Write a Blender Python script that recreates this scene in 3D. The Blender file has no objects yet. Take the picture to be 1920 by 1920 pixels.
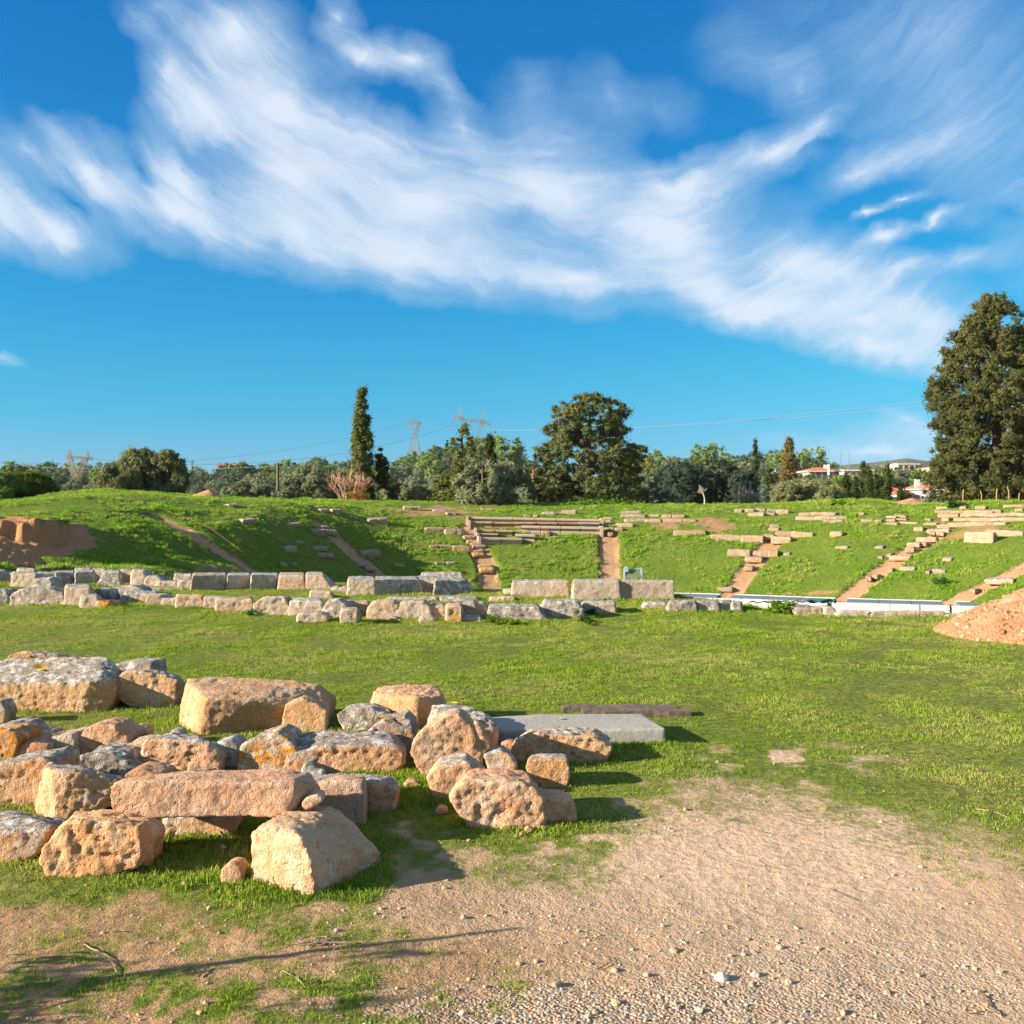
import bpy, bmesh, math, random
import numpy as np
from mathutils import Vector, noise as mnoise
sc = bpy.context.scene
C = sc.collection
rnd = random.Random(11)
rng = np.random.default_rng(5)
R_ = math.radians
F, H0, EYE = 2000.0, 935.0, 1.7          # photo pixels per unit slope, horizon row, eye height

# ------------------------------------------------------------------ camera
cam = bpy.data.objects.new('camera', bpy.data.cameras.new('camera'))
C.objects.link(cam)
cam.location = (0, 0, EYE); cam.rotation_euler = (R_(90), 0, 0)
cam.data.sensor_width = 36; cam.data.lens = 36 * F / 1920
cam.data.shift_y = (H0 - 960) / 1920
cam.data.clip_start = .05; cam.data.clip_end = 20000
sc.camera = cam
sc.view_settings.view_transform = 'Standard'; sc.view_settings.look = 'None'
sc.view_settings.gamma = 1; sc.view_settings.use_curve_mapping = False
sc.view_settings.exposure = 1.6
sc.cycles.use_denoising = True
sc.cycles.max_bounces = 6; sc.cycles.transparent_max_bounces = 8

# ------------------------------------------------------------------ node helpers
class NT:
    def __init__(s, nt): s.nt = nt; s.n = nt.nodes; s.l = nt.links
    def _in(s, sock, v):
        if v is None: return
        if isinstance(v, bpy.types.NodeSocket): s.l.new(v, sock)
        else: sock.default_value = v
    def node(s, t, **kw):
        n = s.n.new(t)
        for k, v in kw.items(): setattr(n, k, v)
        return n
    def math(s, op, a, b=None, c=None, clamp=False):
        n = s.node('ShaderNodeMath', operation=op, use_clamp=clamp)
        for i, v in enumerate((a, b, c)): s._in(n.inputs[i], v)
        return n.outputs[0]
    def vmath(s, op, a, b=None, scale=None):
        n = s.node('ShaderNodeVectorMath', operation=op)
        s._in(n.inputs[0], a); s._in(n.inputs[1], b)
        if scale is not None: s._in(n.inputs['Scale'], scale)
        return n.outputs['Value' if op in ('DOT_PRODUCT', 'LENGTH', 'DISTANCE') else 'Vector']
    def mr(s, v, a, b, c=0., d=1., smooth=True):
        n = s.node('ShaderNodeMapRange', interpolation_type='SMOOTHSTEP' if smooth else 'LINEAR')
        for i, x in enumerate((v, a, b, c, d)): s._in(n.inputs[i], x)
        return n.outputs[0]
    def noise(s, vec, scale, detail=4, rough=.55, dist=0., lac=2.):
        n = s.node('ShaderNodeTexNoise'); s._in(n.inputs['Vector'], vec)
        n.inputs['Scale'].default_value = scale; n.inputs['Detail'].default_value = detail
        n.inputs['Roughness'].default_value = rough; n.inputs['Distortion'].default_value = dist
        n.inputs['Lacunarity'].default_value = lac
        return n.outputs['Fac']
    def vor(s, vec, scale, feature='F1', out='Distance'):
        n = s.node('ShaderNodeTexVoronoi', feature=feature); s._in(n.inputs['Vector'], vec)
        n.inputs['Scale'].default_value = scale
        return n.outputs[out]
    def mix(s, f, a, b, mode='MIX'):
        n = s.node('ShaderNodeMix', data_type='RGBA', blend_type=mode)
        s._in(n.inputs[0], f); s._in(n.inputs[6], a); s._in(n.inputs[7], b)
        return n.outputs[2]
    def attr(s, name, kind='GEOMETRY', out='Fac'):
        n = s.node('ShaderNodeAttribute', attribute_name=name, attribute_type=kind)
        return n.outputs[out]
    def xyz(s, x, y, z=0.):
        n = s.node('ShaderNodeCombineXYZ')
        for i, v in enumerate((x, y, z)): s._in(n.inputs[i], v)
        return n.outputs[0]
    def sep(s, v):
        n = s.node('ShaderNodeSeparateXYZ'); s._in(n.inputs[0], v); return n.outputs
    def ramp(s, f, stops):
        n = s.node('ShaderNodeValToRGB'); s._in(n.inputs[0], f)
        e = n.color_ramp.elements
        while len(e) < len(stops): e.new(.5)
        for x, (p, c) in zip(e, stops): x.position = p; x.color = (*c, 1)
        return n.outputs[0]
    def bump(s, h, dist, strength=1., normal=None):
        n = s.node('ShaderNodeBump'); s._in(n.inputs['Height'], h)
        n.inputs['Distance'].default_value = dist; n.inputs['Strength'].default_value = strength
        if normal is not None: s.l.new(normal, n.inputs['Normal'])
        return n.outputs[0]

def col(r, g, b): return (r, g, b, 1)
def mat(name):
    m = bpy.data.materials.new(name); m.use_nodes = True
    t = NT(m.node_tree); b = m.node_tree.nodes['Principled BSDF']
    b.inputs['Specular IOR Level'].default_value = .25
    b.inputs['Roughness'].default_value = .85
    return m, t, b

# ------------------------------------------------------------------ sun and sky
SUN_A, SUN_E = R_(16), R_(18.5)            # from the left, a little behind the camera
sd = Vector((-math.cos(SUN_A) * math.cos(SUN_E), -math.sin(SUN_A) * math.cos(SUN_E), math.sin(SUN_E)))
sl = bpy.data.lights.new('sun', 'SUN'); sl.energy = 5.0; sl.angle = R_(.6); sl.color = (1, .89, .73)
so = bpy.data.objects.new('sun', sl); C.objects.link(so)
so.rotation_euler = sd.to_track_quat('Z', 'Y').to_euler()
w = bpy.data.worlds.new('World'); sc.world = w; w.use_nodes = True
t = NT(w.node_tree); bg = w.node_tree.nodes['Background']
sky = t.node('ShaderNodeTexSky', sky_type='NISHITA', sun_disc=False)
sky.sun_elevation = SUN_E; sky.sun_rotation = math.atan2(sd.x, sd.y) % (2 * math.pi)
sky.air_density = 1.0; sky.dust_density = .3; sky.ozone_density = 2.5; sky.altitude = 100
w.cycles.sampling_method = 'NONE'
tc = t.node('ShaderNodeTexCoord').outputs['Generated']
dx, dy, dz = t.sep(t.vmath('NORMALIZE', tc))
A = t.math('MULTIPLY', t.math('ARCTAN2', dx, dy), 10.)
E_ = t.math('MULTIPLY', t.math('ARCSINE', dz), 10.)
def AE(px, py):
    a = math.atan((px - 960) / F)
    return 10 * a, 10 * math.atan2(H0 - py, math.hypot(F, px - 960))
p0 = t.xyz(A, E_)
# soft domain warp
nw = t.node('ShaderNodeTexNoise'); t.l.new(p0, nw.inputs['Vector']); nw.inputs['Scale'].default_value = .9
nw.inputs['Detail'].default_value = 5
wv = t.vmath('SUBTRACT', nw.outputs['Color'], (.5, .5, .5))
p = t.vmath('ADD', p0, t.vmath('SCALE', wv, scale=.55))
nw2 = t.node('ShaderNodeTexNoise'); t.l.new(p0, nw2.inputs['Vector']); nw2.inputs['Scale'].default_value = 4
nw2.inputs['Detail'].default_value = 4; nw2.inputs['Roughness'].default_value = .6
p = t.vmath('ADD', p, t.vmath('SCALE', t.vmath('SUBTRACT', nw2.outputs['Color'], (.5, .5, .5)), scale=.16))
p = t.vmath('MULTIPLY', p, (1, 1, 0))
def stroke(x0, y0, x1, y1, w0, s_):
    a = Vector((*AE(x0, y0), 0)); b = Vector((*AE(x1, y1), 0)); c = (a + b) / 2; d = b - a
    n = t.node('ShaderNodeMapping', vector_type='TEXTURE'); t.l.new(p, n.inputs[0])
    n.inputs['Location'].default_value = c; n.inputs['Rotation'].default_value = (0, 0, math.atan2(d.y, d.x))
    W_ = w0 / 200 * 1.45; n.inputs['Scale'].default_value = (d.length / 2 + W_, W_, 1)
    g = t.node('ShaderNodeTexGradient', gradient_type='SPHERICAL'); t.l.new(n.outputs[0], g.inputs[0])
    return t.math('MULTIPLY_ADD', g.outputs['Fac'], -min(1., s_ * 1.45), 1.)
# each stroke: x0,y0,x1,y1,halfwidth px,strength
strokes = [
 (-80, 340, 40, 400, 75, .75), (20, 420, 190, 450, 50, .8), (0, 250, 70, 300, 26, .4), (60, 210, 120, 290, 20, .4),
 (110, 290, 230, 360, 55, .7), (230, 330, 420, 430, 62, .8), (340, 60, 520, 70, 75, .7), (300, 100, 330, 180, 45, .55), (330, 180, 420, 215, 50, .55),
 (230, 20, 330, 10, 26, .4), (250, 50, 270, 60, 22, .35), (430, 130, 620, 230, 85, .72), (270, 255, 400, 400, 34, .7), (420, 250, 640, 370, 115, .8), (330, 210, 400, 215, 35, .6),
 (640, 10, 650, 35, 34, .6), (650, 95, 720, 110, 34, .8), (720, 85, 810, 110, 36, .8), (800, 110, 850, 170, 22, .4), (820, 170, 900, 270, 40, .5),
 (430, 400, 640, 470, 70, .85), (640, 350, 950, 430, 125, .82), (600, 460, 900, 510, 62, .85), (850, 490, 1300, 545, 55, .85), (860, 300, 1200, 400, 95, .72),
 (640, 240, 800, 300, 60, .5), (1110, 150, 1180, 200, 40, .32), (980, 200, 1150, 290, 70, .38), (1220, 170, 1300, 200, 40, .22), (990, 150, 1010, 200, 26, .22), (1180, 360, 1400, 310, 48, .95), (1380, 310, 1540, 260, 36, .75), (1480, 290, 1570, 190, 30, .55), (1470, 120, 1490, 200, 40, .4),
 (1100, 420, 1430, 440, 85, .8), (1200, 510, 1480, 560, 62, .7), (1420, 470, 1600, 530, 50, .55),
 (1500, 370, 1720, 290, 34, .55), (1640, 300, 1930, 220, 75, .42), (1500, 50, 1950, 100, 140, .42), (1350, 90, 1480, 130, 50, .3), (1590, 425, 1670, 405, 9, .8), (1660, 407, 1740, 372, 10, .9),
 (1600, 475, 1720, 440, 17, .85), (1720, 440, 1810, 400, 12, .8), (1600, 520, 1760, 500, 26, .55), (1700, 510, 1930, 465, 22, .5), (1500, 590, 1720, 620, 60, .78), (1500, 640, 1760, 680, 34, .85), (1660, 560, 1820, 660, 75, .65), (1300, 560, 1560, 600, 40, .7), (1480, 480, 1660, 560, 60, .6),
 (1750, 690, 1900, 705, 26, .55), (1650, 770, 1780, 800, 12, .5), (1400, 820, 1900, 845, 26, .6), (1560, 790, 1900, 820, 16, .4), (1800, 330, 1950, 350, 80, .35),
 (-20, 662, 40, 668, 7, .45), (2000, 420, 2600, 300, 150, .5), (-800, 380, -150, 300, 150, .6), (2700, 500, 3400, 300, 200, .5)]
dens = None
for (x0, y0, x1, y1, ww, s_) in strokes:
    k = stroke(x0, y0, x1, y1, ww, s_)
    dens = k if dens is None else t.math('MULTIPLY', dens, k)
dens = t.math('SUBTRACT', 1., dens)
# holes of clear blue
for (x0, y0, x1, y1, ww, s_) in [(1580, 400, 1690, 362, 13, .9), (1640, 375, 1740, 345, 20, .9), (1700, 410, 1790, 385, 9, .9), (1680, 483, 1900, 425, 17, .85), (1840, 400, 1920, 400, 18, .6), (100, 340, 160, 400, 14, .8), (240, 290, 280, 320, 14, .6), (1500, 295, 1590, 268, 10, .8), (1480, 350, 1560, 400, 22, .35)]:
    dens = t.math('MULTIPLY', dens, stroke(x0, y0, x1, y1, ww, s_))
# fibres that sweep like a cup
A0 = AE(1080, 0)[0]
pw = t.sep(p)
q = t.math('SUBTRACT', A, A0)
g = t.math('MULTIPLY', t.math('MULTIPLY', q, q), .10)
sv = t.xyz(t.math('SUBTRACT', pw[1], g), t.math('MULTIPLY', pw[0], .22))
fib = t.noise(sv, 4.2, 8, .62, .35)
fib3 = t.noise(t.xyz(t.math('SUBTRACT', pw[1], g), t.math('MULTIPLY', pw[0], .12)), 15., 5, .6, .2)
fib2 = t.noise(p, .9, 5, .5, .3)
# cloud veils added outside the strokes, over unseen sky, to whiten the fill light
out_ = t.math('MAXIMUM', t.mr(t.math('ABSOLUTE', A), 5.2, 9.), t.mr(E_, 4.8, 7.5))
sv2 = t.xyz(t.math('MULTIPLY', dx, 3.), t.math('MULTIPLY', dy, 1.6), t.math('MULTIPLY', dz, 3.))
fill_veil = t.math('MULTIPLY', t.mr(t.noise(sv2, 1.3, 5, .55, .5), .30, .58), .80)
dens = t.math('MAXIMUM', dens, t.math('MULTIPLY', fill_veil, out_))
streak = t.math('ADD', t.math('ADD', t.math('MULTIPLY', fib, .52), t.math('MULTIPLY', fib2, .33)), t.math('MULTIPLY', fib3, .15))
core = t.mr(dens, .55, 1.0)
lo_ = t.mr(core, 0, 1, .46, .92, False)
cl = t.math('MULTIPLY', dens, t.math('ADD', lo_, t.math('MULTIPLY', t.mr(streak, .36, .62, 0, 1, False), t.math('SUBTRACT', 1.16, lo_))))
cl = t.mr(cl, .03, 1.0, 0, .93, smooth=False)
skyc = t.node('ShaderNodeSeparateColor'); t.l.new(sky.outputs[0], skyc.inputs[0])
SKS = .075
def chan(i, gam, gain):
    return t.math('MULTIPLY', t.math('POWER', t.math('MULTIPLY', skyc.outputs[i], SKS), gam), gain)
cc = t.node('ShaderNodeCombineColor')
SKY_G = [(2.8, 1.25), (1.02, .625), (.66, .61)]
low = t.mr(dz, .0, .14)
for i, (ga, gn) in enumerate(SKY_G): t.l.new(t.math('MULTIPLY', chan(i, ga, gn), t.mr(low, 0, 1, (.75, .82, 1.08)[i], 1, False)), cc.inputs[i])
cloudc = t.mix(t.mr(cl, .35, .95), col(.20, .29, .38), col(.315, .355, .405))
fin = t.mix(cl, cc.outputs[0], cloudc)
t.l.new(fin, bg.inputs['Color']); bg.inputs['Strength'].default_value = .80

# ------------------------------------------------------------------ numpy noise
def _hash(ix, iy, iz, seed):
    h = (ix * 374761393 + iy * 668265263 + iz * 2147483647 * 31 + seed * 144665) & 0xffffffff
    h = ((h ^ (h >> 13)) * 1274126177) & 0xffffffff
    h = ((h ^ (h >> 16)) * 2246822519) & 0xffffffff
    return ((h ^ (h >> 15)) & 0xffffff) / 16777215.0
def vnoise(P, seed=0):
    P = np.asarray(P, float); I = np.floor(P).astype(np.int64); f = P - I; f = f * f * f * (f * (f * 6 - 15) + 10)
    out = 0
    for dx_ in (0, 1):
        for dy_ in (0, 1):
            for dz_ in (0, 1):
                wgt = (f[:, 0] if dx_ else 1 - f[:, 0]) * (f[:, 1] if dy_ else 1 - f[:, 1]) * (f[:, 2] if dz_ else 1 - f[:, 2])
                out = out + wgt * _hash(I[:, 0] + dx_, I[:, 1] + dy_, I[:, 2] + dz_, seed)
    return out * 2 - 1
def fbm(P, octv=4, seed=0, gain=.5):
    P = np.asarray(P, float); a = 1; s = 0; tot = 0
    for i in range(octv):
        s = s + a * vnoise(P * 2 ** i + 17.3 * i, seed + i); tot += a; a *= gain
    return s / tot
def fbm2(x, y, sc_, octv=4, seed=0, gain=.5):
    x = np.asarray(x, float); sh = x.shape
    P = np.stack([x.ravel() * sc_, np.asarray(y, float).ravel() * sc_, np.full(x.size, .37)], 1)
    return fbm(P, octv, seed, gain).reshape(sh)
def sst(a, b, x):
    tt = np.clip((x - a) / (b - a), 0, 1); return tt * tt * (3 - 2 * tt)

# ------------------------------------------------------------------ terrain
CX, CY, RK, ZK = 2.75, 30.0, 15.0, -2.28    # centre, radius and level of the orchestra
def up(px): return (px - 960) / F
CREST = np.array([(-900, 930), (-200, 944), (0, 938), (60, 931), (110, 924), (190, 918), (250, 919), (330, 925), (420, 931), (520, 935), (640, 937), (850, 941), (1000, 943), (1250, 945), (1450, 944), (1560, 938), (1640, 938), (1700, 945), (1760, 945), (1830, 940), (1920, 938), (2600, 930)], float)
RIDGE = np.array([(-1500, 870), (0, 872), (150, 869), (330, 876), (420, 878), (550, 863), (650, 863), (740, 860), (800, 838), (850, 826), (930, 848), (1000, 858), (1200, 855), (1260, 852), (1350, 853), (1450, 852), (1510, 853), (1570, 868), (1640, 850), (1700, 846), (1800, 846), (1920, 845), (3000, 850)], float)
STAIRS = [  # photo polylines lower -> upper, half width in metres
 [(1143, 1100), (1143, 1004)], [(945, 1112), (915, 1060), (893, 1028), (880, 985)], [(722, 1090), (703, 1071), (662, 1037), (624, 1002), (590, 978)],
 [(500, 1088), (471, 1065), (380, 1014), (292, 970)], [(1370, 1118), (1395, 1078), (1425, 1040), (1450, 1015)],
 [(1585, 1126), (1640, 1080), (1700, 1038), (1745, 1010), (1780, 985)], [(1780, 1133), (1830, 1108), (1890, 1078), (1960, 1040)]]
def base_h(x, y):
    x = np.asarray(x, float); y = np.asarray(y, float)
    u = x / np.maximum(y, 1); px = u * F + 960
    r = np.hypot(x - CX, y - CY); s = r - RK
    # distance of the crest along this azimuth (r = RK+16)
    b_ = u * CX + CY; a_ = 1 + u * u; c_ = CX ** 2 + CY ** 2 - (RK + 16) ** 2
    dc = (b_ + np.sqrt(np.maximum(b_ * b_ - a_ * c_, 0))) / a_
    zc = EYE + (H0 - np.interp(px, CREST[:, 0], CREST[:, 1])) / F * dc
    left = sst(-4.5, -11.5, x) if False else 1 - sst(-11.5, -4.5, x)
    floor = ZK - .12 + left * 2.1
    floor = floor + (1 - left) * 0
    P = np.interp(s, [-1, 0, 5, 8, 11, 16, 22], [0, 0, .50, .72, .85, .985, 1.0])
    bank = floor + (zc - floor) * P
    bank = bank + .35 * left * sst(0, 3, s) * (1 - sst(8, 14, s))
    # left cut earth face
    cl = (1 - sst(-.425, -.385, u)) * sst(-.75, -.55, u) if False else (1 - sst(-.43, -.39, u + .012 * np.sin(y * 3)))
    wob = fbm2(x, y * .6, 1.1, 4, 3)
    face = -.15 + 1.22 * sst(31.3, 32.1, y + 1.3 * wob + (x + 14) * .12)
    bank = np.where(y < 50, np.maximum(bank, face * cl + (1 - cl) * -9), bank)
    # natural ground in front, edge of the sunken orchestra
    edge = np.interp(px, [0, 640, 880, 1270, 1380, 1460, 2600], [21.6, 21.6, 20.2, 18.7, 17.4, 16.0, 15.2])
    k = sst(edge, edge + 1.6, y)
    z = (1 - k) * 0 + k * bank
    # outside / behind the bank
    far = np.interp(y, [0, 62, 78, 130, 190], [0, 0, -1.0, -.6, .6])
    z = z + np.where(y > 62, far, 0)
    zr = EYE + (H0 - np.interp(px, RIDGE[:, 0], RIDGE[:, 1])) / F * 280 - 5.5
    kk = np.interp(y, [120, 180, 240, 280, 420, 900, 1500, 1800, 6000], [0, .18, .7, 1, .8, .3, 0, 0, 0])
    z = np.where(y > 120, z * (1 - kk) + kk * zr, z)
    farr = np.interp(px, [-2000, 700, 1500, 1640, 1700, 1760, 2200, 4000], [30, 20, 40, 50, 56, 50, 60, 60])
    z = z + farr * sst(900, 1500, y) * (y > 800)
    z = np.where(y < 4, 0, z)
    return z
STW = []   # world polylines of the stairs
def height(x, y, micro=True, cut=True):
    x = np.asarray(x, float); y = np.asarray(y, float)
    z = base_h(x, y)
    d = np.hypot(x, y)
    if cut and STW:
        m = stair_mask(x, y); z = z - .13 * m
    if micro:
        near = (d < 22)
        z = z + np.where(near, .018 * fbm2(x, y, 1.3, 4, 1) + .006 * fbm2(x, y, 9., 3, 2), 0)
        bankm = (d >= 22) & (d < 75)
        z = z + np.where(bankm, .07 * fbm2(x, y, .6, 4, 7) + .035 * fbm2(x, y, 3.5, 3, 8), 0)
        z = z + np.where(d > 120, .8 * fbm2(x, y, .03, 3, 9), 0)
    return z
def stair_mask(x, y):
    m = np.zeros(np.shape(x))
    sel = (y > 25) & (y < 64)
    if not sel.any(): return m
    xs, ys = x[sel], y[sel]; best = np.zeros(xs.shape)
    wob = .10 * fbm2(xs, ys, 2.0, 3, 31)
    for pl in STW:
        for a, b in zip(pl[:-1], pl[1:]):
            ba = b - a; L = (ba ** 2).sum()
            h = np.clip(((xs - a[0]) * ba[0] + (ys - a[1]) * ba[1]) / L, 0, 1)
            d = np.hypot(xs - a[0] - h * ba[0], ys - a[1] - h * ba[1])
            best = np.maximum(best, 1 - sst(.40, .52, d + wob))
    m[sel] = best
    return m
_T = np.concatenate([np.arange(2.5, 22, .02), np.arange(22, 75, .05), np.arange(75, 600, .5)])
def hit(px, py, micro=False):
    u = (px - 960) / F; v = (H0 - py) / F
    z = height(_T * u, _T, micro, False); ray = EYE + v * _T
    i = np.argmax(z >= ray)
    if z[i] < ray[i]: i = np.argmin(np.abs(z - ray)) if False else len(_T) - 1
    return Vector((_T[i] * u, _T[i], float(z[i])))
for pl in STAIRS: STW.append([np.array(hit(*q_)[:2]) for q_ in pl])

def gz(x, y): return float(height(np.array([x]), np.array([y]))[0])

# ---- material masks on the ground, in world metres via the view of the flat ground
BND = np.array([(-400, 1700), (0, 1672), (300, 1668), (460, 1685), (700, 1685), (745, 1610), (1000, 1600), (1130, 1590), (1210, 1500), (1300, 1450), (1450, 1415), (1600, 1440), (1750, 1500), (1920, 1530), (2300, 1560)], float)
def masks(x, y):
    yy = np.maximum(y, .4); px = x / yy * F + 960; py = H0 + EYE / yy * F
    n1 = fbm2(x, y, 1.1, 5, 41); n2 = fbm2(x, y, 5., 4, 43); n3 = fbm2(x, y, .35, 3, 45)
    b = np.interp(px, BND[:, 0], BND[:, 1])
    dpath = (py - b) / 90.0
    dpath = np.where(px < 750, np.minimum(dpath, .9), dpath)
    n4 = fbm2(x, y, 16., 3, 47)
    wd = np.interp(px, [600, 1000, 1500, 2000], [.9, 1.2, 2.8, 3.2])
    d = sst(-.75 * np.minimum(wd, 1.7), 1.0 + .85 * (wd - .9), dpath + .85 * n1 + .8 * n2 + .5 * n4)
    d = np.clip(d + .30 * sst(.1, .6, n1 + .5 * n2) * (py > 1190) * sst(.0, .5, n3 + .35), 0, 1)
    # grass creeping back bottom left and bottom middle
    def ell(cx, cy, rx, ry): return np.exp(-(((px - cx) / rx) ** 2 + ((py - cy) / ry) ** 2))
    back = .62 * ell(150, 1830, 420, 120) + .75 * ell(560, 1885, 330, 45) + .6 * ell(560, 1740, 260, 40) + .7 * ell(800, 1850, 220, 60) + .4 * ell(1000, 1650, 200, 40)
    d = np.clip(d - back * sst(-.35, .55, n1 * .7 + n2 * 1.2 + n4 * 1.1 + .1), 0, 1)
    bare = .75 * ell(1500, 1425, 170, 28) + .5 * ell(1700, 1350, 150, 16) + .4 * ell(1880, 1290, 110, 14) + .35 * ell(1650, 1300, 60, 8)
    d = np.clip(d + bare * sst(-.2, .4, n1 + n2), 0, 1)
    near = (y < 22) & (y > 0)
    # bank
    m = stair_mask(x, y)
    hz = base_h(x, y); ppy = H0 - (hz - EYE) / yy * F
    br = .8 * np.exp(-(((px - 800) / 150) ** 2 + ((ppy - 960) / 16) ** 2)) + .8 * np.exp(-(((px - 1330) / 170) ** 2 + ((ppy - 985) / 16) ** 2)) \
        + .7 * np.exp(-(((px - 1830) / 170) ** 2 + ((ppy - 990) / 30) ** 2)) + .55 * np.exp(-(((px - 250) / 130) ** 2 + ((ppy - 1062) / 10) ** 2)) \
        + .55 * np.exp(-(((px - 1480) / 330) ** 2 + ((ppy - 1112) / 6) ** 2)) + .4 * np.exp(-(((px - 1100) / 300) ** 2 + ((ppy - 952) / 8) ** 2))
    d2 = sst(.34, .95, br + .55 * fbm2(x, y, .8, 4, 51) + .25 * fbm2(x, y, 3., 3, 52))
    e = 1 - sst(.9, 1.12, np.hypot((px - 40) / 132, (ppy - 1014) / 44) + .45 * fbm2(x, y, .9, 5, 61))
    d2 = np.maximum(np.maximum(d2, m), e * (y > 26) * (y < 36))
    fa = sst(17, 19, y) * (np.hypot(x - CX, y - CY) < RK - .4) * (hz < -.5) * .55
    d2 = np.maximum(d2, fa)
    far_ = (y > 75)
    dd = np.where(near, d, d2); dd = np.where(y <= 0, .6, dd); dd = np.where(far_, sst(.1, .5, fbm2(x, y, .03, 4, 71)) * .6, dd)
    grav = np.where(near, np.clip((ell(1000, 1905, 300, 60) * 1.1 + .42 * ell(1500, 1870, 500, 120) + .22 * ell(950, 1700, 300, 60)) * (1 + .8 * n1), 0, 1), 0)
    pale = np.where(near, np.clip(1.05 * ell(1430, 1590, 520, 150) + .7 * ell(1500, 1425, 200, 26) + .45 * ell(1600, 1820, 600, 160) + .25 * n1, 0, 1), 0)
    return dd, grav, pale, e * (y > 26) * (y < 36)

# radial grid
fine = np.arange(-.56, .5601, .0019)
ang = np.concatenate([np.linspace(-math.pi, -.6, 26), fine, np.linspace(.6, math.pi, 26)])
rr = [.4]
while rr[-1] < 5000:
    r_ = rr[-1]
    st = r_ * .05 if r_ < 2.8 else (max(.015, r_ * .0062) if r_ < 29 else (.15 if r_ < 40 else (.19 if r_ < 62 else (.4 if r_ < 80 else r_ * .04))))
    rr.append(r_ + st)
rr = np.array(rr)
AA, RR = np.meshgrid(ang, rr)
GX = RR * np.sin(AA); GY = RR * np.cos(AA)
GZ = height(GX, GY)
# mild erosion runnels on the earth face
DD, GG, PL, EE = masks(GX, GY)
GZ = GZ + EE * (.12 * fbm2(GX * 2.2, GY * .5, 2., 3, 91) + .10 * fbm2(GX, GY, 3.2, 4, 93, .65))

def mesh_from(name, V, faces, quads=True):
    me = bpy.data.meshes.new(name)
    V = np.asarray(V, np.float32); faces = np.asarray(faces, np.int32)
    me.vertices.add(len(V)); me.vertices.foreach_set('co', V.ravel())
    n = faces.shape[1]
    me.loops.add(faces.size); me.loops.foreach_set('vertex_index', faces.ravel())
    me.polygons.add(len(faces)); me.polygons.foreach_set('loop_start', np.arange(0, faces.size, n, dtype=np.int32))
    me.update(calc_edges=True)
    return me
def smooth(me): me.polygons.foreach_set('use_smooth', np.ones(len(me.polygons), bool)); me.update()
def tag(o, label=None, cat=None, group=None, kind=None):
    if label: o['label'] = label
    if cat: o['category'] = cat
    if group: o['group'] = group
    if kind: o['kind'] = kind
    return o
def link(name, me, m=None, parent=None, loc=None):
    o = bpy.data.objects.new(name, me); C.objects.link(o)
    if m and me and not me.materials: me.materials.append(m)
    if parent: o.parent = parent
    if loc is not None: o.location = loc
    return o
def empty(name, loc, label, cat, group=None, rz=0):
    o = bpy.data.objects.new(name, None); C.objects.link(o); o.location = loc; o.rotation_euler = (0, 0, rz)
    o.empty_display_size = .1
    return tag(o, label, cat, group)

# ground material
m_ground, t, b = mat('ground_soil_and_grass')
P_ = t.node('ShaderNodeNewGeometry').outputs['Position']
dirt = t.attr('dirt'); grav = t.attr('gravel'); pale = t.attr('pale'); cliff = t.attr('cliff')
nA = t.noise(P_, 2.2, 6, .6); nB = t.noise(P_, 22, 5, .65); nC = t.noise(P_, 110, 3, .6); nD = t.noise(P_, .45, 4, .5)
soil = t.mix(t.mr(nA, .3, .7), col(.30, .17, .078), col(.42, .255, .125))
soil = t.mix(t.mr(nB, .35, .75), soil, col(.20, .115, .06))
soil = t.mix(t.math('MULTIPLY', t.mr(nC, .54, .64), .35), soil, col(.46, .33, .20))
soil = t.mix(pale, soil, t.mix(t.mr(nB, .35, .65), col(.42, .275, .17), col(.55, .39, .26)))
vg = t.vor(P_, 75, 'F1', 'Color'); vs_ = t.sep(vg)
gr = t.mix(vs_[0], col(.20, .17, .14), col(.52, .45, .36))
soil = t.mix(t.math('MULTIPLY', grav, t.mr(vs_[1], .25, .5)), soil, gr)
soil = t.mix(cliff, soil, t.mix(nB, col(.36, .165, .07), col(.50, .255, .12)))
bk_ = t.mr(t.sep(P_)[1], 22, 30)
grass = t.mix(t.mr(nD, .35, .65), t.mix(bk_, col(.135, .165, .022), col(.125, .20, .02)), t.mix(bk_, col(.185, .19, .036), col(.185, .235, .03)))
grass = t.mix(t.mr(nB, .35, .7), grass, col(.045, .075, .009))
grass = t.mix(t.math('MULTIPLY', t.mr(nA, .55, .75), .5), grass, col(.20, .155, .06))
edge_ = t.math('ADD', dirt, t.math('MULTIPLY', t.math('SUBTRACT', nB, .5), .9))
edge_ = t.mr(edge_, .28, .74)
c_ = t.mix(edge_, grass, soil)
yy_ = t.sep(P_)[1]; nH = t.noise(P_, .05, 6, .7)
scrub = t.mix(t.mr(nH, .35, .65), col(.05, .07, .03), col(.13, .125, .07)); scrub = t.mix(t.mr(t.noise(P_, .18, 5, .7), .55, .7), scrub, col(.26, .22, .16))
c_ = t.mix(t.mr(yy_, 85, 120), c_, scrub)
t.l.new(c_, b.inputs['Base Color']); b.inputs['Roughness'].default_value = .95
b.inputs['Specular IOR Level'].default_value = .1
bh = t.math('ADD', t.math('MULTIPLY', nB, 1.), t.math('MULTIPLY', nC, .35))
bh = t.math('ADD', bh, t.math('MULTIPLY', t.math('MULTIPLY', t.vor(P_, 75), grav), -.9))
n6 = t.noise(P_, 5.5, 6, .72); bh = t.math('ADD', bh, t.math('MULTIPLY', t.math('MULTIPLY', n6, bk_), 7.))
t.l.new(t.bump(bh, .020, .85), b.inputs['Normal'])

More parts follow.
